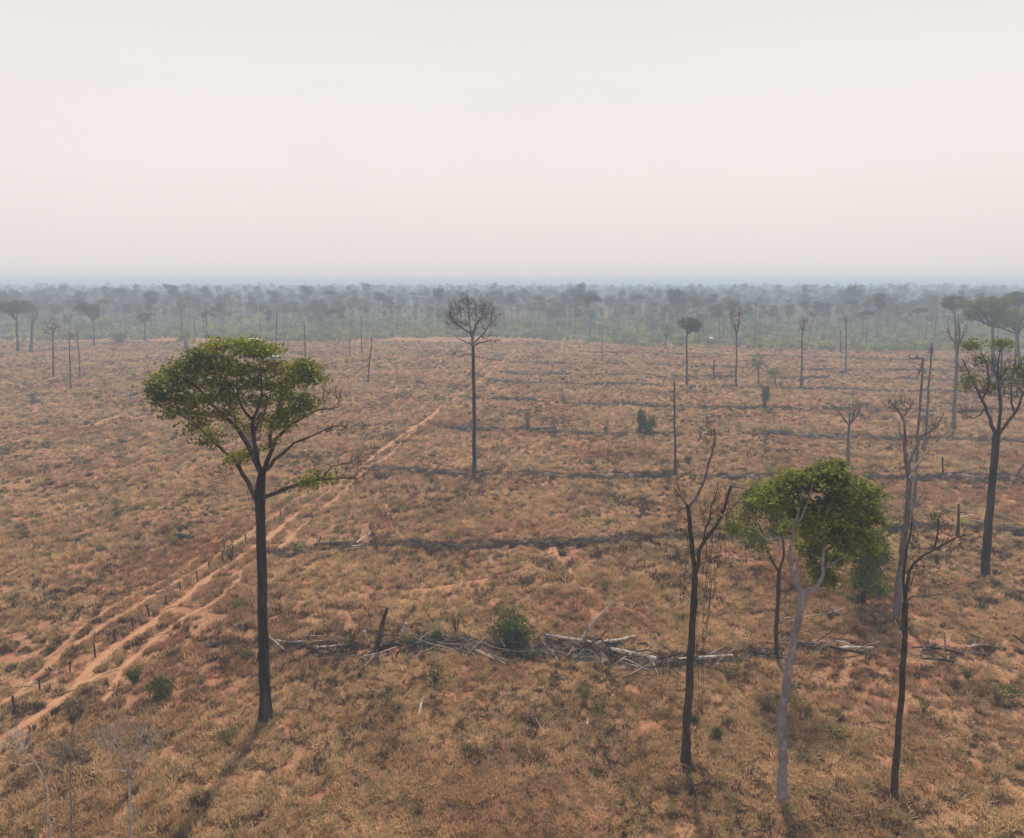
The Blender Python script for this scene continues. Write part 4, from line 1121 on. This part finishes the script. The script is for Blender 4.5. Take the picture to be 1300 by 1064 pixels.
log([(398, 708), (414, 711)], (4, 3), C, 'short black log below the long grey log', .2)
log([(453, 694), (462, 687), (470, 682)], (2, 1.4), Pl, 'white splinter sticking up in the second windrow', .6)
log([(447, 697), (463, 695)], (2.2, 2), Pl, 'short pale stick below the white splinter', .4)
log([(523, 690), (532, 692), (540, 695)], (5, 4.5), C, 'first of three charred log pieces in a row in the second windrow', .3)
log([(546, 695), (560, 696)], (5, 4.5), C, 'middle of three charred log pieces in the second windrow', .3)
log([(568, 697), (579, 696)], (6, 5), C, 'last and stubbiest of three charred log pieces in the second windrow', .3)
log([(405, 692), (407, 680)], (2, 1), C, 'small twisted black snag rising from the second windrow', rise=[0, 1], name='burnt_stump', cat='stump')
log([(800, 684), (822, 686), (846, 690)], (3, 2.4), Gy, 'grey log in the second windrow left of the forked dead tree', .3)
log([(1184, 609), (1203, 606), (1225, 602)], (3.6, 3), C, 'black log in the third windrow right of the dead trees', .6)
log([(1219, 605), (1235, 608), (1249, 611)], (2.6, 2), Gy, 'grey log right of the black log in the third windrow', .5)
log([(1281, 608), (1290, 611), (1300, 617)], (4, 4), C, 'charred log at the right edge in the third windrow', .5)
log([(1286, 609), (1294, 598), (1302, 588)], (2, 1.2), C, 'black slanting branch at the right edge', rise=[0, 1, 2], name='dead_branch', cat='branch')
log([(1217, 660), (1240, 656)], (2.4, 1.6), Pl, 'pale log end beside the charred standing stump on the right', .4)
log([(1232, 664), (1262, 668), (1297, 674)], (2.8, 2), Gy, 'long grey log running to the right edge behind the edge tree', .4)
log([(668, 549), (686, 547), (706, 546)], (2.8, 2.2), C, 'dark log in the fourth windrow left of the dark bushes', .6)
log([(1007, 552), (1030, 554), (1050, 556), (1072, 558)], (2.2, 1.8), Gy, 'long grey log in the fourth windrow on the right', .7)
log([(1028, 551), (1028, 545)], (2, 1.6), Pl, 'tiny white stump standing above the fourth windrow', rise=[0, 1], name='broken_stump', cat='stump')
log([(888, 481), (905, 481)], (1.6, 1.2), Pl, 'thin pale log in the far rows right of the ball-crowned tree', .5)
log([(224, 593 + 1), (240, 588)], (1.6, 1.2), Pl, 'pale stick lying in the left field under the leafy crown', .2)
log([(360, 596), (376, 585)], (2, 1.4), Pl, 'pale log lying in the left field right of the leafy trunk', .2)
log([(229, 683), (245, 686)], (7, 6), C, 'thick black log chunk lying in the left field', .3)
log([(129, 731), (130, 740)], (4, 3.6), C, 'small black stump in the left field beside the grass', rise=[0, .7][::-1] if False else None, lift=.3, name='burnt_stump', cat='stump')
log([(152, 562), (158, 563)], (5, 4), C, 'little black log chunk in the left field near the distant track', .4)

# ------------------------------------------------------------------ fence
fpix = [(-20, 938), (5, 916), (40, 888), (73, 867), (101, 849), (129, 828), (152, 811), (178, 792), (199, 776), (221, 761), (238, 747), (257, 735), (272, 722), (303, 699), (315, 690), (348, 665), (380, 640), (420, 608), (470, 571), (520, 536), (560, 507), (596, 483), (618, 466), (636, 451)]
fl = smooth_line([at(*q)[:2] for q in fpix], .5)
seg = np.concatenate([[0], np.cumsum(np.linalg.norm(np.diff(fl, axis=0), axis=1))])
fb = at(101, 849)
fr = empty('wire_fence', fb, 'long wire fence of dark wooden posts running beside the dirt path', 'fence')
pos = []
s_ = 1.0
while s_ < seg[-1]:
    x = np.interp(s_, seg, fl[:, 0]); y = np.interp(s_, seg, fl[:, 1]); pos.append((x, y)); s_ += 3.3 + RNG.uniform(-.5, .5)
pm_ = []
for k in range(4):
    m = MB(); m.tube([[0, 0, -.4], [.02, 0, .5], [RNG.normal(0, .06), RNG.normal(0, .06), 1.38 + .2 * k / 3]], [.10, .09, .08], 7, rough=.1)
    pm_.append(m.mesh('post', C if k % 2 else M['bark_brown']))
tops = []
for x, y in pos:
    z = float(hgt(x, y)); k = int(RNG.integers(0, 4))
    o = bpy.data.objects.new('post', pm_[k]); COL.objects.link(o); o.parent = fr
    o.location = (x - fb[0], y - fb[1], z - fb[2]); o.rotation_euler = (RNG.normal(0, .05), RNG.normal(0, .05), RNG.uniform(0, 6))
    sc = RNG.uniform(.85, 1.15); o.scale = (sc, sc, sc)
    tops.append((x, y, z))
tops = np.array(tops)
for hz in (.35, .7, 1.05):
    m = MB(); q = tops.copy(); q[:, 2] += hz; q[:, 0] -= .09
    m.tube(q, np.full(len(q), .009), 3, cap=False)
    m.obj('wire', M['wire'], fr, origin=fb)

# ------------------------------------------------------------------ bushes one can point at
bush_src = []
for k, (lm, nl, ls, nst, w_) in enumerate([(M['leaf_shrub'], 700, .085, 14, 1.3), (M['leaf_olive'], 420, .075, 12, 1.1), (M['leaf_bush'], 1700, .085, 16, 1.0), (M['leaf_olive'], 240, .07, 16, 1.2)]):
    for v_ in range(2):
        sm, lf = shrub_mesh(1.0, w_, nl, ls, None, nst=nst)
        bush_src.append((sm.mesh('stems', M['bark_brown']), lf.mesh('foliage', lm)))
def bush(px_, py_, hpx, wpx, kind, label, group=None):
    b = at(px_, py_); m_ = mpp(b[1]); h = hpx * m_; w = wpx * m_
    r = empty('bush', b, label, 'bush', group)
    sm, lf = bush_src[kind * 2 + int(RNG.integers(0, 2))]
    for nm, me in (('stems', sm), ('foliage', lf)):
        o = bpy.data.objects.new(nm, me); COL.objects.link(o); o.parent = r
    w0 = [1.3, 1.1, 1.0, 1.2][kind]
    r.scale = (w / w0, w / w0, h); r.rotation_euler = (0, 0, RNG.uniform(0, 6.28))
    return r
NAMED = [
    (655, 815, 36, 52, 2, 'dark leafy bush growing out of the nearest windrow, centre'),
    (580, 806, 32, 22, 1, 'thin olive bush behind the long arched branch'),
    (552, 868, 30, 42, 1, 'broad green-yellow bush in front of the long arched branch'),
    (445, 826, 30, 30, 1, 'olive bush just left of the leaning burnt stump'),
    (762, 908, 20, 26, 0, 'round bright green bush, bottom centre right'),
    (742, 886, 18, 20, 0, 'small green bush above the round bright green one'),
    (519, 822, 16, 20, 0, 'low green bush at the foot of the white broken stump'),
    (553, 815, 14, 14, 2, 'little dark bush beside the arched branch'),
    (205, 888, 26, 26, 2, 'dark green bush in the grass left of the tallest tree'),
    (174, 868, 20, 18, 2, 'narrow dark bush beside the side track, lower left'),
    (178, 905, 14, 30, 3, 'low wispy bush in front of the dark bushes, lower left'),
    (1265, 893, 24, 22, 0, 'bright green bush near the right edge, low down'),
    (1173, 905, 20, 18, 0, 'green bush right of the slender dead tree trunk'),
    (768, 754, 18, 16, 0, 'upright green bush behind the slanted white branch'),
    (840, 752, 18, 14, 3, 'thin weedy bush left of the forked dead tree'),
    (625, 752, 18, 12, 1, 'slender weedy bush behind the central log tangle'),
    (604, 756, 14, 12, 1, 'yellow-green weed clump left of the slender weedy bush'),
    (812, 552, 32, 12, 2, 'taller of two dark bushes side by side in mid-field'),
    (823, 552, 22, 18, 2, 'shorter right-hand one of two dark bushes side by side in mid-field'),
    (670, 545, 22, 14, 1, 'light green sapling bush in the fourth windrow left of centre'),
    (703, 545, 14, 12, 1, 'small sapling bush right of the light green one in the fourth windrow'),
    (770, 553, 18, 11, 1, 'thin grey-green bush left of the two dark bushes'),
    (889, 556, 14, 11, 1, 'small bush in the fourth windrow behind the forked dead tree'),
    (873, 590, 11, 10, 2, 'small round dark bush right of the charred pole'),
    (715, 511, 11, 12, 1, 'tiny olive bush in the fifth windrow'),
    (969, 520, 30, 11, 2, 'narrow dark column-like bush in the fifth windrow'),
    (295, 712, 28, 26, 1, 'pale green bush growing in the fence line'),
    (548, 615, 16, 11, 1, 'small green bush left of the tall bare tree'),
    (490, 892, 14, 26, 1, 'low olive bush below the leaning burnt stump'),
    (1060, 940, 18, 54, 3, 'wide wispy weed patch right of the pale tree trunk, bottom'),
    (1228, 862, 16, 26, 3, 'grey-green weed bush left of the bright bush, right side'),
    (880, 880 + 40, 14, 12, 2, 'small dark plant right of the forked dead tree base'),
    (910, 940, 16, 12, 2, 'tiny dark green plant bottom right of the forked dead tree'),
    (152, 436, 12, 17, 2, 'round dark bush at the forest edge, far left'),
    (1090, 768, 14, 14, 2, 'small dark bush under the drooping dark green tree'),
]
for b in NAMED: bush(*b)
LM = [(22, 'the far umbrella tree'), (68, 'the twin-trunked tree'), (118, 'the lopsided-crowned tree'), (184, 'the small rounded tree'), (236, 'the palm'), (300, 'the tallest leafy crown'), (388, 'the dark dead pole'),
      (467, 'the leaning black pole'), (530, 'the open left field'), (602, 'the tall bare tree'), (660, 'the end of the dirt path'), (720, 'the mid-field rows'), (790, 'the pair of dark bushes'), (850, 'the charred pole'), (876, 'the ball-crowned tree'), (936, 'the withered-crown tree'), (1018, 'the columnar withered tree'),
      (1076, 'the slender bare tree'), (1140, 'the grey dead tree'), (1182, 'the slim straight dead tree'), (1214, 'the tall pale bare tree'), (1262, 'the right edge tree'), (1300, 'the right picture edge')]
ORD = ['leftmost', 'second', 'third', 'fourth', 'fifth', 'sixth', 'seventh', 'eighth', 'ninth']
NUMW = ['', 'one', 'two', 'three', 'four', 'five', 'six', 'seven', 'eight', 'nine']
def place_labels(objs, head, tail):
    """objs: list of (object, x, y, adjective); label each by the landmark it stands in line with"""
    import collections
    bins = collections.defaultdict(list)
    for o, x, y, adj, dep in objs:
        px_ = CX + F * x / (y * math.cos(P) + CAM_H * math.sin(P))
        lm = min(LM, key=lambda q: abs(q[0] - px_))[1]
        bins[(adj, dep, lm)].append((px_, o))
    for (adj, dep, lm), L_ in bins.items():
        L_.sort(key=lambda q: q[0])
        for i, (_, o) in enumerate(L_):
            base_ = '%s %s %s' % (adj, tail[dep], lm)
            if len(L_) > 1 and len(L_) < 10: base_ += ', %s of %s' % ('rightmost' if i == len(L_) - 1 else ORD[i], NUMW[len(L_)])
            o['label'] = base_
GB = 'small weedy bushes scattered over the dry field'
bl = []
for k in range(150):
    while True:
        y_ = 45 + 190 * RNG.random() ** 1.2; x_ = RNG.uniform(-.78, .78) * y_
        i_, j_ = int((y_ - GY0) / GS), int((x_ - GX0) / GS)
        if not path_mask[i_, j_]: break
    r = bush(100, 900, 1, 1, int(RNG.choice([0, 1, 1, 3, 3, 3])), 'small weedy bush among the dry grass tufts of the field', GB)
    h = RNG.uniform(.5, 1.25); w = h * RNG.uniform(1.0, 1.7)
    r.location = (x_, y_, float(hgt(x_, y_))); r.scale = (w, w, h)
    bl.append((r, x_, y_, 'small weedy bush', 0 if y_ < 75 else (1 if y_ < 110 else 2)))
place_labels(bl, '', ['in foreground grass below', 'in middle grass below', 'farther off below'])

# ------------------------------------------------------------------ far houses
def house(px_, py_, w, d, h, rz, roofm, label, name='shed'):
    b = at(px_, py_)
    r = empty(name, b, label, 'shed'); r.rotation_euler = (0, 0, rz)
    def part(nm, mt, *boxes):
        m = MB()
        for lo, hi in boxes: m.box(lo, hi)
        return m.obj(nm, mt, r)
    part('wall', M['plank'], ((-w / 2, -d / 2, -.2), (w / 2, d / 2, h)))
    for sg in (-1, 1):
        m = MB(); e = .5
        v = [[-w / 2 - e, sg * (d / 2 + e), h - .15], [w / 2 + e, sg * (d / 2 + e), h - .15], [w / 2 + e, 0, h + 1.3], [-w / 2 - e, 0, h + 1.3]]
        v += [[a, b_, c + .1] for a, b_, c in v]
        m.add(v, [[0, 1, 2, 3], [4, 5, 6, 7], [0, 1, 5, 4], [1, 2, 6, 5], [2, 3, 7, 6], [3, 0, 4, 7]])
        m.obj('roof', roofm, r)
    part('door', M['opening'], ((-.5, -d / 2 - .06, 0), (.5, -d / 2 + .02, 2.0)))
    part('window', M['opening'], ((w / 4 - .5, -d / 2 - .05, 1.0), (w / 4 + .5, -d / 2 + .02, 2.0)))
    return r
house(324, 437, 7, 5, 2.4, .15, M['white_roof'], 'small shed with bright white roof at the forest edge above the leafy crown')
house(899, 434, 5, 3.5, 1.8, -.2, M['pale_roof'], 'pale little shed in the scrub right of the ball-crowned tree')
house(347, 457, 4, 3, 1.9, .4, M['white_roof'], 'tiny white-roofed shelter partly hidden by the leafy crown')

# ------------------------------------------------------------------ forest
def forest_variant(H, cr, cz, kind, nt, nl, ls):
    """returns list of (name, mesh): local tree with foot at origin"""
    tb = MB(); n = 7
    z = np.linspace(-.3, H * (.70 if kind != 'snag' else 1), n)
    drift = np.cumsum(RNG.normal(0, .16, (n, 2)), axis=0)
    pts = np.column_stack([drift, z])
    r0 = H * RNG.uniform(.010, .014)
    rr = np.linspace(r0 * 1.3, r0 * .5, n)
    tb.tube(pts, rr, 6, cap=False)
    out = []
    if kind == 'snag':
        for _ in range(nt):
            k = int(RNG.integers(3, n)); d = np.array([RNG.normal(), RNG.normal(), RNG.uniform(.2, 1.2)]); ln = RNG.uniform(1, 4)
            d = d / np.linalg.norm(d) * ln
            tb.tube([pts[k], pts[k] + d * .5 + RNG.normal(0, .2, 3), pts[k] + d], [.12, .09, .04], 3, cap=False)
        return [('trunk', tb.mesh('trunk', M['bark_far']))]
    cen = np.array([drift[-1, 0], drift[-1, 1], H - cz])
    if kind != 'umbrella': cz *= 1.25; cr *= .92
    lumps = [ell(cen + np.array([RNG.uniform(-.6, .6) * cr, RNG.uniform(-.6, .6) * cr, RNG.uniform(-.75, .3) * cz]), (cr * .5, cr * .5, cz * .45), max(4, nt // 5), .1) for _ in range(5)]
    tg = np.vstack(lumps)
    if kind == 'umbrella': tg[:, 2] = cen[2] + (tg[:, 2] - cen[2]) * .6 - .04 * ((tg[:, :2] - cen[:2]) ** 2).sum(1) ** .5 * cz
    sk = [pts[-1] * (1 - s) + pts[-2] * s for s in (0, .3, .6)] + [pts[-2]]
    grow(sk, [r0 * .6] * 4, tg, tb, .05, 3, .012, lift=.12)
    out.append(('trunk', tb.mesh('trunk', M['bark_far'])))
    if nl:
        lb = MB()
        c = np.repeat(tg, nl, 0) + RNG.normal(0, 1, (len(tg) * nl, 3)) * np.array([1.15, 1.15, .6])
        lb.leaves(c, ls, .6, .7)
        out.append(('crown', lb.mesh('crown', M['leaf_far'] if kind != 'brown' else M['leaf_brown'])))
    return out

V = []
pv = []
SPECS = [(30, 5.5, 4.0, 'umbrella', 44, 26, .95, .04), (28, 6.5, 3.6, 'umbrella', 46, 24, .95, .03), (27, 5.0, 4.5, 'round', 40, 28, .9, .07), (32, 5.5, 5.5, 'round', 46, 26, .95, .07), (30, 4.6, 6.0, 'round', 44, 26, .95, .07),
         (24, 4.0, 5.0, 'round', 30, 26, .85, .07), (21, 4.4, 4.6, 'round', 30, 26, .85, .07), (22, 3.0, 4.5, 'round', 24, 22, .8, .07), (34, 6.0, 5.0, 'round', 50, 24, .95, .04), (26, 4.5, 4.5, 'sparse', 34, 8, .7, .06),
         (24, 3.5, 4.5, 'sparse', 26, 7, .7, .06), (28, 3.8, 6.5, 'sparse', 34, 8, .7, .06), (29, 5.0, 5.0, 'bare', 60, 0, 0, .07), (23, 3.5, 5.0, 'bare', 46, 0, 0, .07), (26, 2.6, 6.5, 'bare', 46, 0, 0, .07),
         (21, 0, 0, 'snag', 8, 0, 0, .05), (26, 0, 0, 'snag', 6, 0, 0, .05), (17, 0, 0, 'snag', 10, 0, 0, .06), (23, 0, 0, 'snag', 12, 0, 0, .06), (25, 3.5, 4.0, 'brown', 24, 12, .7, .04)]
for spec in SPECS:
    V.append((spec[3], forest_variant(*spec[:7]))); pv.append(spec[7])
pv = np.array(pv); pv /= pv.sum()
LAB = {'umbrella': 'flat-topped hazy tree', 'round': 'round-crowned hazy tree', 'sparse': 'thin-crowned hazy tree', 'bare': 'leafless grey tree', 'snag': 'branchless dead trunk', 'brown': 'withered brown-crowned tree'}
NM = {'umbrella': 'umbrella_tree', 'round': 'forest_tree', 'sparse': 'thin_tree', 'bare': 'leafless_tree', 'snag': 'tree_snag', 'brown': 'withered_tree'}
placed = []; fl_ = []
cnt = 0
while cnt < 292:
    u_ = RNG.random()
    px_ = RNG.uniform(-40, 1340)
    x_dir = (px_ - CX) / F
    yy = 440 + 330 * u_ ** 1.1
    xx = x_dir * (yy * math.cos(P) + CAM_H * math.sin(P))
    e = float(scrub_edge(xx))
    if yy < e + 22: continue
    if any((xx - a) ** 2 + (yy - b) ** 2 < 25 for a, b in placed): continue
    k = int(RNG.choice(len(V), p=pv))
    kind, parts = V[k]
    # tall crowned trees cluster, snags everywhere
    if kind in ('umbrella', 'round') and vnoise(xx, yy, 60, 81) < .40: continue
    root = empty(NM[kind], (xx, yy, float(hgt(xx, yy))), LAB[kind], 'tree', 'trees of the hazy forest belt')
    sc = RNG.uniform(.45, 1.05) if RNG.random() < .88 else RNG.uniform(1.05, 1.22)
    root.scale = (sc, sc, sc * RNG.uniform(.9, 1.04)); root.rotation_euler = (RNG.normal(0, .02), RNG.normal(0, .02), RNG.uniform(0, 6.28))
    for nm, me in parts:
        o = bpy.data.objects.new(nm, me); COL.objects.link(o); o.parent = root
    placed.append((xx, yy)); cnt += 1
    fl_.append((root, xx, yy, LAB[kind], 0 if yy < e + 70 else (1 if yy < e + 160 else 2)))
place_labels(fl_, '', ['at forest front behind', 'inside forest behind', 'deep in forest behind'])

# deeper forest: uncountable mass
N_F = 20000
fy = (560 ** 1.35 + RNG.random(N_F) * (2300 ** 1.35 - 560 ** 1.35)) ** (1 / 1.35)
fx = RNG.uniform(-1, 1, N_F) * (fy * .84 + 60)
kp = (fy > scrub_edge(fx) + 120) & (vnoise(fx, fy, 70, 82) * 1.15 + RNG.random(N_F) * .35 + (fy - 700) / 1500 > .55)
fx, fy = fx[kp], fy[kp]
meshes = []
for kind, parts in V:
    mb_src = parts
    meshes.append(mb_src)
def joined(parts):
    me = bpy.data.meshes.new('forest_tree_form')
    import bmesh
    bm = bmesh.new()
    for i, (nm, m_) in enumerate(parts):
        n0 = len(bm.faces)
        bm.from_mesh(m_)
        bm.faces.ensure_lookup_table()
        for f_ in bm.faces[n0:]: f_.material_index = i
        me.materials.append(m_.materials[0])
    bm.to_mesh(me); bm.free()
    return me
FM = [joined(p) for _, p in V]
pf = pv.copy(); pf[:9] *= 1.15; pf /= pf.sum()
n = len(fx)
scatter('deep_forest', np.column_stack([fx, fy, hgt(fx, fy)]), RNG.uniform(0, 6.28, n), np.where(RNG.random(n) < .9, RNG.uniform(.4, 1.0, n), RNG.uniform(1.0, 1.2, n)), RNG.choice(len(V), n, p=pf), FM)

# far canopy, one rolling mass of crowns
def canopy_z(X, Y):
    b = vnoise(X, Y, 17, 91); b2 = vnoise(X, Y, 60, 92); b3 = vnoise(X, Y, 400, 93)
    z = 9 + 9 * b + 6 * b2 + 7 * b3
    edge = np.clip((Y - 1500 - 500 * vnoise(X, Y * 0, 300, 94)) / 200, 0, 1)
    return -1 + z * edge
sh = sheet('far_forest', sinh_space(-5200, 5200, 620, 1500), sinh_space(1500, 4900, 260, 2500, 1500), canopy_z, M['canopy'], 'stuff')

# ------------------------------------------------------------------ haze
m = MB(); m.box((-9600, -900, -3), (9600, 9600, 47.5))
hz = m.obj('haze', None)
hm = bpy.data.materials.new('smoke_haze'); hm.use_nodes = True
nt = hm.node_tree; nt.nodes.clear()
o_ = nt.nodes.new('ShaderNodeOutputMaterial'); pvv = nt.nodes.new('ShaderNodeVolumePrincipled')
pvv.inputs['Color'].default_value = (0.61, 0.755, 0.96, 1)
pvv.inputs['Density'].default_value = HAZE_DENSITY
pvv.inputs['Anisotropy'].default_value = 0.0
nt.links.new(pvv.outputs[0], o_.inputs['Volume'])
hz.data.materials.append(hm)
tag(hz, kind='stuff')
